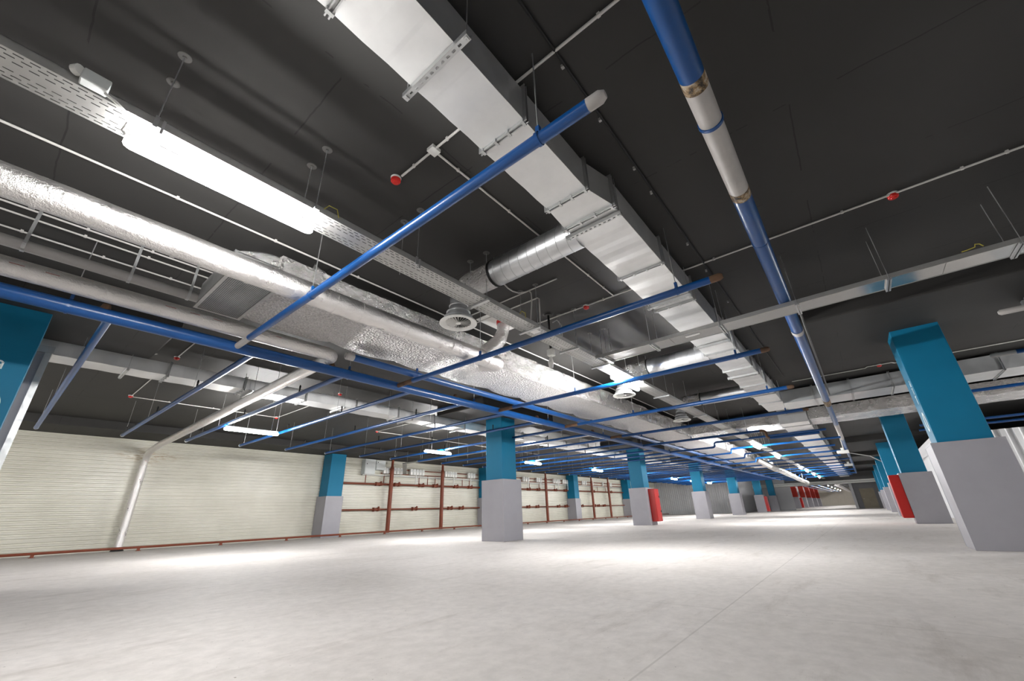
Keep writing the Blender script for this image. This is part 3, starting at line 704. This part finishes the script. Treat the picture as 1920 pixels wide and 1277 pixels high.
# ------------------------------------------------------------------ second galvanized duct in the left bay
t = thing('rectangular_duct', 'slimmer galvanized duct running through the left bay behind the sloping foil pipe', 'duct', (20, 9.45, 3.2))
creased(-3, 26, 9.2, 9.68, 3.2, 3.42, 0.4).build('duct_body', 'galvanized_duct', t)
for x in (1.5, 2.75, 4.0, 5.25, 6.5, 7.75, 9, 10.5, 12, 13.5, 15): flange(t, x, 9.2, 9.68, 3.2, 3.42)
for x in (0.95, 2.9, 4.9, 6.9, 8.9): channel_hanger(t, x, 9.1, 9.78, 3.165)
b = MB(); b.box(1.35, 1.85, 10.85, 11.15, 3.60, 3.64)
o = b.build('ceiling_bracket', 'galvanized_tray', loc=(1.6, 11, 3.6)); tag(o, 'small flat metal bracket under the slab beside the left bay duct', 'bracket')
MB().tube([(1.6, 10.9, 3.64), (1.6, 10.9, SLAB)], 0.004, 6).build('rod', 'galvanized_steel', o)
MB().tube([(1.6, 11.1, 3.64), (1.6, 11.1, SLAB)], 0.004, 6).build('rod', 'galvanized_steel', o)

# ------------------------------------------------------------------ blue sprinkler pipes
def clevis(parent, x, y, z, r, axis='y'):
    b = MB(); e = r + 0.006
    ring = [(x + (0 if axis == 'x' else math.cos(a) * e), y + (math.cos(a) * e if axis == 'x' else 0), z + math.sin(a) * e) for a in [2 * PI * k / 16 for k in range(17)]]
    for i in range(16):
        p, q = ring[i], ring[i + 1]; dx, dy = ((0.012, 0) if axis == 'x' else (0, 0.012))
        b.prism([(p[0] - dx, p[1] - dy, p[2]), (q[0] - dx, q[1] - dy, q[2]), (q[0] + dx, q[1] + dy, q[2]), (p[0] + dx, p[1] + dy, p[2])],
                [(p[0] - dx, p[1] - dy, p[2] + .003), (q[0] - dx, q[1] - dy, q[2] + .003), (q[0] + dx, q[1] + dy, q[2] + .003), (p[0] + dx, p[1] + dy, p[2] + .003)])
    b.box(x - 0.014, x + 0.014, y - 0.014, y + 0.014, z + e - .005, z + e + 0.06)
    h = b.build('hanger_clamp', 'blue_paint', parent)
    MB().tube([(x, y, z + e + 0.03), (x, y, SLAB)], 0.005, 6).build('hanger_rod', 'galvanized_steel', h)
MY, MZ, MR = 5.96, 2.85, 0.075
t = thing('sprinkler_main_pipe', 'thick bright blue main pipe running from the left edge past the middle teal column', 'pipe', (20, MY, MZ))
MB().tube([(-3, MY, MZ), (48, MY, MZ)], MR, 28).build('pipe_run', 'blue_paint', t, smooth=True)
for x in (0.0, 3.2, 6.1, 8.9, 12.0, 15, 18, 22, 26): clevis(t, x, MY, MZ, MR, 'x')
for x in (0.27, 2.9, 5.55, 8.4, 11.3): MB().tube([(x, MY, MZ + 0.04), (x, MY, MZ + 0.125)], [0.055, 0.035], 12).build('outlet_stub', 'rust', t, smooth=True)
t = thing('sprinkler_main_pipe', 'second blue main pipe, half hidden along the edge of the foil duct', 'pipe', (14, 5.50, 2.97))
MB().tube([(2.98, 5.50, 2.97), (27, 5.50, 2.97)], 0.056, 22).build('pipe_run', 'blue_paint', t, smooth=True)
MB().tube([(2.86, 5.50, 2.97), (2.88, 5.50, 2.97), (2.99, 5.50, 2.97)], [0.04, 0.060, 0.060], 18).build('pipe_end', 'grey_drain_pipe', t, smooth=True)
for x in (4.2, 7.6, 10.4, 14): clevis(t, x, 5.50, 2.97, 0.056, 'x')
# pipe on the right of the galvanized duct
t = thing('sprinkler_main_pipe', 'blue main pipe with unpainted white stretch, descending from top right of centre', 'pipe', (10, 0.13, 3.13))
RY, RZ, RR = 0.13, 3.13, 0.074
def seg(x0, x1, mname, nm, r=RR, lab=None): MB().tube([(x0, RY, RZ), (x1, RY, RZ)], r, 28).build(nm, mname, t, smooth=True, label=lab)
seg(-3, 2.02, 'blue_paint', 'pipe_run'); seg(2.01, 2.11, 'scorched_weld', 'weld_joint', RR + .001, 'scorched weld'); seg(2.10, 3.27, 'bare_pipe', 'unpainted_run', RR, 'unpainted grey-white stretch')
seg(3.26, 3.37, 'scorched_weld', 'weld_joint', RR + .001, 'scorched weld'); seg(3.36, 7.1, 'blue_paint', 'pipe_run'); seg(7.1, 7.25, 'bare_pipe', 'coupling', RR + .006)
seg(7.25, 13.0, 'blue_paint', 'pipe_run'); seg(13.0, 13.7, 'scorched_weld', 'weld_joint', RR + .004); seg(13.7, 17.5, 'blue_paint', 'pipe_run', 0.068); seg(17.5, 22, 'bare_pipe', 'unpainted_run', 0.072)
seg(22, 50, 'blue_paint', 'pipe_run', 0.065)
MB().tube([(2.42, RY, RZ), (2.445, RY, RZ)], RR + 0.008, 28).build('pipe_strap', 'blue_paint', t, smooth=True)
MB().tube([(4.2, RY, RZ), (4.23, RY, RZ)], RR + 0.003, 28).build('weld_joint', 'blue_paint', t, smooth=True)
MB().tube([(6.9, RY - 0.11, 3.3), (13.3, RY - 0.11, 3.3)], 0.016, 10).build('side_conduit', 'plate_grey', t, smooth=True)

# near branches on the right of the main pipe
BR = 0.040
def branch_right(i, x, y_end, endmat, label):
    t = thing('sprinkler_branch_pipe', label, 'pipe', (x, 3.2, 2.85), 'blue branch pipes right of the main pipe')
    y1 = MY - 0.05; endl = 0.12 if endmat == 'rust' else 0.11
    MB().tube([(x, y_end + endl, 2.85), (x, y1 - 0.42, 2.85)], BR, 20).build('pipe_run', 'blue_paint', t, smooth=True)
    MB().tube([(x, y_end, 2.85), (x, y_end + 0.03, 2.85), (x, y_end + endl + .002, 2.85)], [BR * .6, BR, BR], 20).build('pipe_end', endmat, t, smooth=True, label='unpainted pipe end')
    MB().tube([(x, y1 - 0.42, 2.85), (x, y1, 2.85)], BR * 0.99, 20).build('pipe_end', 'bare_pipe' if i == 0 else 'rust', t, smooth=True, label='unpainted stretch by the main pipe')
    for y in (0.98, 3.9) if i < 4 else (1.0,): clevis(t, x, y, 2.85, BR, 'y')
lab = ['long blue pipe crossing the photo above centre, the nearest one with a white end', 'second blue cross pipe, passing below the nearest round diffuser', 'third blue cross pipe, passing in front of the second tray lamp', 'fourth blue cross pipe, beyond the second tray lamp', 'fifth blue cross pipe, in front of the foil cross duct']
for i, x in enumerate((1.57, 4.12, 6.85, 9.62, 12.35)): branch_right(i, x, 0.52, 'bare_pipe' if i == 0 else 'rust', lab[i])
x = 15.0
t = thing('sprinkler_branch_pipe', 'blue cross pipe with a brown double bend under the foil cross duct', 'pipe', (x, 3, 2.85), 'blue branch pipes right of the main pipe')
MB().tube([(x, 5.9, 2.85), (x, 2.05, 2.85)], BR, 16).build('pipe_run', 'blue_paint', t, smooth=True)
MB().tube([(x, 2.06, 2.85)] + arc((x, 1.9, 2.85), (0, -1, 0), (0, 0, -1), 0.1, 4) + arc((x, 1.9, 2.60), (0, 0, -1), (0, -1, 0), 0.08, 4), BR, 14).build('bend', 'rust', t, smooth=True)
MB().tube([(x, 1.83, 2.60), (x, 0.55, 2.60)], BR, 16).build('pipe_run', 'blue_paint', t, smooth=True)
clevis(t, x, 2.4, 2.85, BR); clevis(t, x, 4.15, 2.85, BR)
xs = [17.8 + 2.72 * k for k in range(13)]
for i, x in enumerate(xs):
    t = thing('sprinkler_branch_pipe', ORD[i] + ' distant blue cross pipe stepping up beside the foil duct, counted from the nearest', 'pipe', (x, 3, 2.85), 'blue branch pipes right of the main pipe')
    MB().tube([(x, 5.9, 2.85)] + arc((x, 4.1, 2.85), (0, -1, 0), (0, 0, 1), 0.08, 4) + arc((x, 4.1, 3.03), (0, 0, 1), (0, -1, 0), 0.08, 4) + [(x, 0.15 if i % 2 else 0.45, 3.03)], BR, 12).build('pipe_run', 'blue_paint', t, smooth=True)
# left bay branches, with upright sprinklers and thin rods
LX = [0.33, 1.82] + [1.82 + 1.345 * k for k in range(1, 34)]
for i, x in enumerate(LX):
    t = thing('sprinkler_branch_pipe', ('blue branch pipe at the far left, first in the left bay' if i == 0 else ORD[i] + ' blue branch pipe of the left bay') + ('' if i == 0 else ', counted from the left edge of the photo'), 'pipe', (x, 10, 2.85), 'blue branch pipes of the left bay')
    r = BR if i < 3 else 0.036
    MB().tube([(x, 6.0, 2.85), (x, 14.25, 2.85)], r, 16 if i < 6 else 8).build('pipe_run', 'blue_paint', t, smooth=True)
    if i < 24:
        MB().tube([(x, 14.25, 2.85), (x, 14.30, 2.85)], r * 1.1, 10).build('end_cap', 'galvanized_steel', t)
        for y in (7.6, 10.2, 13.0):
            yy = y + (0.9 if i % 2 else 0)
            MB().tube([(x, yy, 2.85 + r - .005), (x, yy, 2.97), (x, yy, 2.98), (x, yy, 3.02)], [0.014, 0.014, 0.02, 0.008], 8).build('sprinkler_head', 'black_plastic', t)
        for y in (8.7, 11.8, 14.0):
            MB().tube([(x, y, 2.85 + r - .003), (x, y, SLAB)], 0.004, 5).build('hanger_rod', 'galvanized_steel', t)
# a red sprinkler riser and stub pipes at the right edge
for x, y0, y1, z, lb in ((7.6, -1.95, -3.2, 2.87, 'white-ended blue pipe stub poking out beside the ribbed wall, topmost at the right edge'),
                      (10.3, -2.3, -6, 2.93, 'white-ended blue pipe stub below the topmost one at the right edge')):
    t = thing('sprinkler_branch_pipe', lb, 'pipe', (x, y1, z))
    MB().tube([(x, y0, z), (x, y0 - 0.02, z), (x, y0 - 0.3, z)], [0.02, 0.036, 0.036], 16).build('pipe_end', 'bare_pipe', t, smooth=True)
    MB().tube([(x, y0 - 0.3, z), (x, y1, z)], 0.036, 16).build('pipe_run', 'blue_paint', t, smooth=True)
for x, y0, y1, z, lb in ((13.1, -1.9, -9, 2.85, 'long dark blue pipe crossing in front of the foil duct at the right edge'),
                         (18.0, -1.9, -9, 2.83, 'upper of two close blue pipes above the ribbed wall at the right edge'), (18.6, -1.9, -9, 2.76, 'lower of two close blue pipes above the ribbed wall at the right edge')):
    tag(MB().tube([(x, y0, z), (x, y1, z)], 0.036, 14).build('sprinkler_branch_pipe', 'blue_paint', smooth=True), lb, 'pipe')
tag(MB().tube([(11.2, -2.0, 3.55), (11.2, -2.02, 3.55), (11.2, -6, 3.55)], [0.03, 0.045, 0.045], 14).build('grey_pipe', 'grey_drain_pipe', smooth=True), 'short dark grey pipe under the slab right of the big teal column', 'pipe')

# ------------------------------------------------------------------ grey pipe and conduits at the left
t = thing('drain_pipe', 'matt grey plastic pipe running behind the foil pipes at the left edge', 'pipe', (2, 5.8, 3.3))
MB().tube([(-3, 5.8, 3.3), (9, 5.8, 3.3)], 0.058, 20).build('pipe_run', 'grey_drain_pipe', t, smooth=True)
for x in (-0.45, 0.35, 0.9, 2.2):
    b = MB(); b.box(x - 0.013, x + 0.013, 5.73, 5.735, 3.3, SLAB); b.tube([(x - 0.014, 5.8, 3.3), (x + 0.014, 5.8, 3.3)], 0.066, 20)
    b.build('pipe_strap', 'galvanized_steel', t)
def conduit(pts, label, r=0.010, clips=(), mname='conduit_plastic', bends=False):
    t = thing('conduit', label, 'conduit', tuple(pts[len(pts) // 2]))
    MB().tube(pts, r, 8).build('conduit_run', mname, t, smooth=True)
    for c_ in clips:
        MB().box(c_[0] - 0.011, c_[0] + 0.011, c_[1] - 0.011, c_[1] + 0.011, c_[2] - r, SLAB).build('clip', mname if mname != 'black_plastic' else 'grey_drain_pipe', t)
    return t
ZC = SLAB - 0.02
conduit([(-3, 5.74, ZC), (8, 5.74, ZC)], 'upper of three white conduits under the slab at the left edge', clips=[(x, 5.74, ZC) for x in (-.9, -.1, .45, 1.2)])
conduit([(-3, 5.92, ZC), (8, 5.92, ZC)], 'middle of three white conduits under the slab at the left edge', clips=[(x, 5.92, ZC) for x in (-.9, -.1, .45, 1.2)])
conduit([(-3, 6.29, ZC), (8, 6.29, ZC)], 'lowest of three white conduits under the slab at the left edge', clips=[(x, 6.29, ZC) for x in (-.9, -.55, .1, .75, 1.3)])
conduit([(-3, 4.47, ZC), (16, 4.47, ZC)], 'long white conduit between the LED tube and the thick foil pipe', 0.011, [(x, 4.47, ZC) for x in (-.9, .38, 1.3, 2.35, 4.0, 5.6, 7.2)])
conduit([(5.17, -5, ZC), (5.17, 3.6, ZC)], 'white conduit crossing the dark slab at the right, under a red detector', 0.011, [(5.17, y, ZC) for y in (-1.9, -1.6, -.65, .25, .7, 1.45, 2.3, 2.8)])
conduit([(1.65, -3, ZC), (1.65, 2.58, ZC)], 'white conduit at the top centre ending at a red detector', 0.011, [(1.65, y, ZC) for y in (.5, 1.95, 2.4)])
conduit([(1.69, 2.13, ZC), (5.17, 2.13, ZC)], 'white conduit running from the junction box beside the big duct', 0.010, [(x, 2.13, ZC) for x in (1.95, 2.7, 3.6, 4.4, 4.85)])
tag(MB().box(1.61, 1.70, 2.09, 2.17, SLAB - 0.035, SLAB).build('junction_box', 'white_plastic'), 'small white junction box where two ceiling conduits meet', 'junction box')
conduit([(1.62, 8.4, ZC), (1.62, 9.5, ZC)], 'short white conduit to a red detector beside the left blue pipe')
conduit([(-1, 9.75, ZC), (1.25, 9.75, ZC), (1.32, 9.6, ZC)], 'white conduit crossing behind the first blue branch pipe, curled at its end')
conduit([(1.62, 11.2, ZC), (1.63, 13.45, ZC)], 'short white conduit from the flat bracket to a red detector')
conduit([(1.66, 13.5, ZC), (5.1, 13.53, ZC)], 'white conduit between two red detectors in the left bay', clips=[(2.4, 13.5, ZC), (3.4, 13.5, ZC)])
conduit([(5.12, 13.5, ZC), (5.12, 10.9, ZC)], 'white conduit running towards the duct above the left bay lamp')
conduit([(8.65, 13.5, ZC), (8.65, 10.2, ZC)], 'white conduit meeting a red detector above the wall column')
conduit([(8.7, 13.5, ZC), (12.3, 13.5, ZC), (19, 13.5, ZC)], 'faint white conduit running on above the meter boards')
conduit([(4.18, 2.5, ZC), (4.18, 5.0, ZC)], 'white conduit passing above the nearest round diffuser', clips=[(4.18, 3.85, ZC), (4.18, 4.5, ZC)])
conduit([(3.55, 3.13, ZC), (3.78, 3.13, ZC), (3.92, 3.165, ZC), (4.03, 3.17, ZC), (4.13, 3.14, ZC), (4.17, 3.06, ZC), (4.18, 2.98, ZC - 0.005), (4.19, 2.955, ZC - .05), (4.19, 2.95, 3.5), (4.19, 3.0, 3.1)], 'white flexible conduit curling down to the tray by the spiral duct', 0.010)
conduit([(4.44, 5.0, ZC), (4.44, 3.02, ZC), (4.44, 2.99, ZC - .03), (4.45, 3.0, 3.5), (4.46, 3.02, 3.1)], 'white angular conduit dropping to the tray beside the flexible one', 0.010)
conduit([(12.7, 0.7, ZC), (12.7, -0.75, ZC), (12.7, -0.82, ZC), (12.6, -0.86, ZC), (12.6, -1.3, ZC), (12.7, -1.36, ZC), (12.7, -5, ZC)], 'white conduit looping round a detector above the right cross duct', 0.011)
conduit([(-3, 0.86, ZC), (12, 0.80, ZC)], 'black cable clipped along the dark slab right of the big duct', 0.011, [(x, .86, ZC) for x in (1.78, 2.35, 3.03, 3.45, 4.6, 5.4, 6.6)], 'black_plastic')
conduit([(22, 0.2, 2.65), (22, 0.2, 3.66)], 'thin white upright conduit left of the distant blue pipe', 0.02)
conduit([(22, 0.3, 2.62), (24, -0.6, 2.5), (27, -1.0, 2.45)], 'pale hose sagging towards the right-hand teal columns', 0.02)
# distant lateral tray to the meter wall
t = thing('cable_tray', 'slim pale tray running across the left bay to the meter boards', 'cable tray', (12.75, 12, 3.2))
b = MB(); b.box(12.62, 12.88, 6.9, 17.2, 3.10, 3.14); b.build('tray_body', 'galvanized_tray', t)
MB().prism([(12.62, 17.2, 3.10), (12.88, 17.2, 3.10), (12.88, 17.2, 3.14), (12.62, 17.2, 3.14)], [(13.9, 18.8, 2.8), (14.1, 18.8, 2.8), (14.1, 18.85, 2.84), (13.9, 18.85, 2.84)]).build('sloping_end', 'galvanized_tray', t)
for y in (8, 10, 12, 14, 16, 17): MB().tube([(12.75, y, 3.12), (12.75, y, SLAB)], 0.005, 5).build('hanger_rod', 'galvanized_steel', t)

# ------------------------------------------------------------------ red detectors
def detector(x, y, label):
    t = thing('fire_detector', label, 'detector', (x, y, SLAB), 'red fire detectors')
    MB().lathe(x, y, [(0, SLAB - 0.018), (0.045, SLAB - 0.018), (0.048, SLAB - 0.012), (0.05, SLAB)], 24).build('base', 'white_plastic', t, smooth=True)
    MB().lathe(x, y, [(0, SLAB - 0.060), (0.022, SLAB - 0.060), (0.026, SLAB - 0.052), (0.040, SLAB - 0.050), (0.046, SLAB - 0.04), (0.046, SLAB - 0.018)], 24).build('dome', 'red_plastic', t, smooth=True)
for x, y, l in ((1.64, 2.66, 'red fire detector between the two ducts, nearest the camera'), (5.20, -1.08, 'red fire detector on the dark slab at the right, under the long conduit'),
                (5.20, 2.62, 'red fire detector above the second cross pipe near the centre'), (1.62, 9.60, 'red fire detector just below the big blue main pipe at left'),
                (1.62, 13.45, 'red fire detector beside the second left blue branch pipe'), (5.1, 13.55, 'red fire detector above the left bay LED tube'), (8.65, 13.5, 'small red fire detector above the nearest wall column'),
                (5.1, 9.8, 'red fire detector behind the sloping foil pipe'), (12.65, -1.08, 'pinkish fire detector above the right cross duct'), (2.82, 6.15, 'red fire detector half hidden by the end of the foil pipe'), (0.38, 7.75, 'dark red fire detector at far left, peeping over the blue main pipe')):
    detector(x, y, l)
# hanging siren unit on a pole beside the tray
t = thing('ceiling_siren', 'white siren box hanging on a dark pole beside the cable tray', 'siren', (5.03, 3.23, 2.8))
MB().lathe(5.03, 3.23, [(0, SLAB - .03), (.06, SLAB - .03), (.07, SLAB - .01), (.1, SLAB)], 20).build('ceiling_plate', 'black_plastic', t, smooth=True)
MB().tube([(5.03, 3.23, SLAB - .02), (5.03, 3.23, 3.05)], 0.018, 10).build('pole', 'black_plastic', t)
MB().box(4.98, 5.08, 3.18, 3.28, 2.95, 3.06).build('box_body', 'white_plastic', t, bevel=0.01)
MB().tube([(5.05, 3.25, 2.95), (5.05, 3.26, 2.86), (5.08, 3.28, 2.78)], [0.015, 0.045, 0.03], 12).build('horn', 'white_plastic', t, smooth=True)
MB().tube([(5.1, 3.2, 3.55), (5.16, 3.15, 3.6), (5.2, 3.1, 3.5), (5.2, 3.1, 3.1)], 0.008, 6).build('lead', 'conduit_plastic', t, smooth=True)
for x, y, z, l in ((22, 0.25, 2.6, 'nearer'), (31, 0.3, 2.65, 'farther')):
    t = thing('ceiling_siren', 'small white box lamp hanging left of the distant blue pipe, %s one' % l, 'siren', (x, y, z))
    MB().box(x - .15, x + .15, y - .2, y + .2, z - .06, z + .06).build('box_body', 'white_plastic', t, bevel=0.02)
    MB().box(x - .05, x + .05, y - .05, y + .05, z + .06, z + .16).build('socket', 'white_plastic', t)

# ------------------------------------------------------------------ the meter wall: rust-red uprights, rails, valves, meters
XU = [13.05, 16.5, 26.9, 34.0, 37.2]
lu = ['nearest rust-red upright pipe at the cream wall', 'second rust-red upright pipe, left of the middle teal column', 'third rust-red upright pipe, right of the middle teal column', 'fourth rust-red upright pipe at the cream wall', 'fifth and farthest rust-red upright pipe']
for x, l in zip(XU, lu):
    t = thing('riser_pipe', l, 'pipe', (x, 18.62, 0), 'rust-red upright pipes')
    MB().tube([(x, 18.62, 0.02), (x, 18.62, 3.05)], 0.10, 18).build('pipe_run', 'primer_red', t, smooth=True)
    MB().tube([(x, 18.62, 3.05), (x, 18.62, 3.15), (x, 18.62, 3.44)], [0.10, 0.065, 0.065], 16).build('reducer', 'primer_red', t, smooth=True)
for z, y, r, l in ((2.26, 18.8, 0.045, 'upper rust-red pipe along the cream wall'), (1.08, 18.82, 0.035, 'middle rust-red pipe along the cream wall')):
    t = thing('supply_pipe', l, 'pipe', (20, y, z))
    for xa, xb in ((10.27, 19.8), (20.6, 30.3), (31.1, 40.66)): MB().tube([(xa, y, z), (xb, y, z)], r, 12).build('pipe_run', 'primer_red', t, smooth=True)
    vx = [12.5, 13.6, 15.2, 16.2, 17.8, 19.0, 25.0, 26.2, 28.5, 29.9, 34.6, 38] if z > 2 else [12.5, 14.85, 17.4, 18.3, 24.9, 26.0, 28.8, 29.9, 32.4, 34.6, 35.3, 36.4]
    for v_ in vx:
        b = MB(); b.tube([(v_ - .22, y - .02, z), (v_ + .12, y - .02, z)], r + .03, 10); b.tube([(v_ + .05, y - .02, z), (v_ + .05, y - .05, z + .13)], 0.045, 8)
        b.box(v_ + .0, v_ + .02, y - .12, y + .06, z - .09, z + .09); b.box(v_ - .24, v_ - .22, y - .11, y + .06, z - .09, z + .09)
        b.build('valve', 'primer_red', t)
t = thing('supply_pipe', 'low rust-red pipe running along the foot of the cream wall', 'pipe', (15, 17.65, 0.1))
FY = 17.75
MB().tube([(-10, FY, 0.10), (49.5, FY, 0.10)], 0.035, 14).build('pipe_run', 'primer_red', t, smooth=True)
for i in range(20):
    x = 1.3 + 2.2 * i; b = MB(); b.box(x - .035, x + .035, FY - .03, FY + .03, 0, .075); b.box(x - .06, x + .06, FY - .045, FY + .045, 0, .012); b.build('support_foot', 'primer_red', t)
for i, x in enumerate((11.7, 12.75, 15.0, 15.6, 16.15, 18.3, 18.9, 25.1, 26.3, 27.2, 28.4, 30.5, 34.1, 35.4, 37.0)):
    tag(MB().tube([(x, 18.84, 2.26), (x, 18.84, 2.72 if i % 3 else 3.3 if i == 0 else 2.75)], 0.022, 8).build('drop_pipe', 'primer_red', smooth=True),
        ORD[i] + ' thin rust-red drop pipe below the meters, counted from the left', 'pipe', 'thin drop pipes below the meters')
for z, l in ((3.02, 'upper brown rail carrying the white meters'), (2.80, 'lower brown rail carrying the white meters')):
    tag(MB().box(12.6, 19.78, 18.90, 18.94, z - .022, z + .022).box(20.62, 30.28, 18.90, 18.94, z - .03, z + .03).box(31.12, 40.6, 18.90, 18.94, z - .03, z + .03).build('meter_rail', 'primer_red'), l, 'rail')
tag(MB().box(11.5, 19.78, 18.82, 18.95, 2.66, 2.71).box(20.62, 30.28, 18.82, 18.95, 2.66, 2.71).box(31.12, 40.6, 18.82, 18.95, 2.66, 2.71).build('cable_trunking', 'galvanized_tray'), 'grey cable trunking under the white meters', 'trunking')
groups = [(12.65, 13.0, 2), (13.23, 13.85, 3), (14.33, 15.32, 5), (16.83, 17.8, 5), (18.72, 19.4, 3), (24.27, 25.1, 3), (25.96, 26.7, 3), (28.17, 29.2, 4), (29.57, 30.4, 3), (32.63, 33.5, 3), (34.4, 34.75, 1), (36.3, 36.8, 1), (37.86, 38.4, 2)]
k = 0
for gi, (x0, x1, n) in enumerate(groups):
    for j in range(n):
        cx = x0 + (x1 - x0) * (j + .5) / n; wd = min(0.085, (x1 - x0) / n * 0.42)
        t = thing('meter', 'white meter, %s in the %s cluster of meters from the left' % (ORD[j], ORD[gi]), 'meter', (cx, 18.85, 2.8), 'white meters on the cream wall')
        MB().box(cx - wd, cx + wd, 18.76, 18.90, 2.78, 3.10).build('housing', 'white_plastic', t, bevel=0.02)
        MB().box(cx - wd * .45, cx + wd * .45, 18.75, 18.762, 2.93, 3.04).build('dial', 'panel_box_paint', t)
        k += 1
for x0, x1, z0, z1, l in ((11.5, 12.08, 2.70, 3.41, 'larger pale electrical cabinet high on the cream wall'), (12.12, 12.66, 2.93, 3.38, 'smaller pale electrical cabinet beside the larger one on the cream wall')):
    t = thing('electrical_cabinet', l, 'cabinet', ((x0 + x1) / 2, 18.8, z0), 'electrical cabinets')
    MB().box(x0, x1, 18.66, 18.98, z0, z1).build('body', 'panel_box_paint', t, bevel=0.006)
    MB().box(x0 + .02, x1 - .02, 18.645, 18.66, z0 + .02, z1 - .02).build('door', 'panel_box_paint', t, bevel=0.004)
    MB().box(x0 + .07, x0 + .10, 18.63, 18.645, (z0 + z1) / 2 + .1, (z0 + z1) / 2 + .15).build('lock', 'black_plastic', t)
for i, x in enumerate((14.75, 17.55, 19.0, 24.9, 26.5, 28.9, 30.3)):
    tag(MB().tube([(x, 18.8, 2.3), (x, 18.8, 2.78)], 0.03, 8).build('meter_lead', 'white_plastic', smooth=True), ORD[i] + ' white lead dropping from the meters to the upper red pipe', 'cable', 'white leads below the meters')

# ------------------------------------------------------------------ far end details
for z, l in ((2.79, 'upper white pipe crossing in front of the far portal'), (2.60, 'lower white pipe crossing in front of the far portal')):
    tag(MB().tube([(58.3, -2.3, z), (58.3, 10.29, z)], 0.09, 12).build('white_pipe', 'white_plastic', smooth=True), l, 'pipe')
tag(MB().box(62, 64, 0.8, 4.6, 2.95, 3.3).build('overhead_beam', 'ochre_paint'), 'yellowish beam seen through the far portal', 'beam')
t = thing('insulated_pipe', 'bright foil duct under the ceiling of the far hall', 'duct', (90, 2.6, 2.9))
MB().tube([(66, 2.2, 3.05), (72, 2.6, 2.9), (82, 2.6, 2.95), (122.7, 2.6, 2.95)], 0.3, 14).build('foil_jacket', 'foil_wrap', t, smooth=True)
for i, y in enumerate((0.5, 1.2, 4.6, 5.4, 6.2)):
    tag(MB().tube([(59.2, y, 2.85), (122.9, y, 2.85)], 0.06, 10).build('blue_pipe', 'blue_paint', smooth=True), ORD[i] + ' blue pipe from the right in the far hall, seen through the portal', 'pipe', 'blue pipes of the far hall')

# tidy helper property
for o in C.objects:
    if '_w' in o: del o['_w']
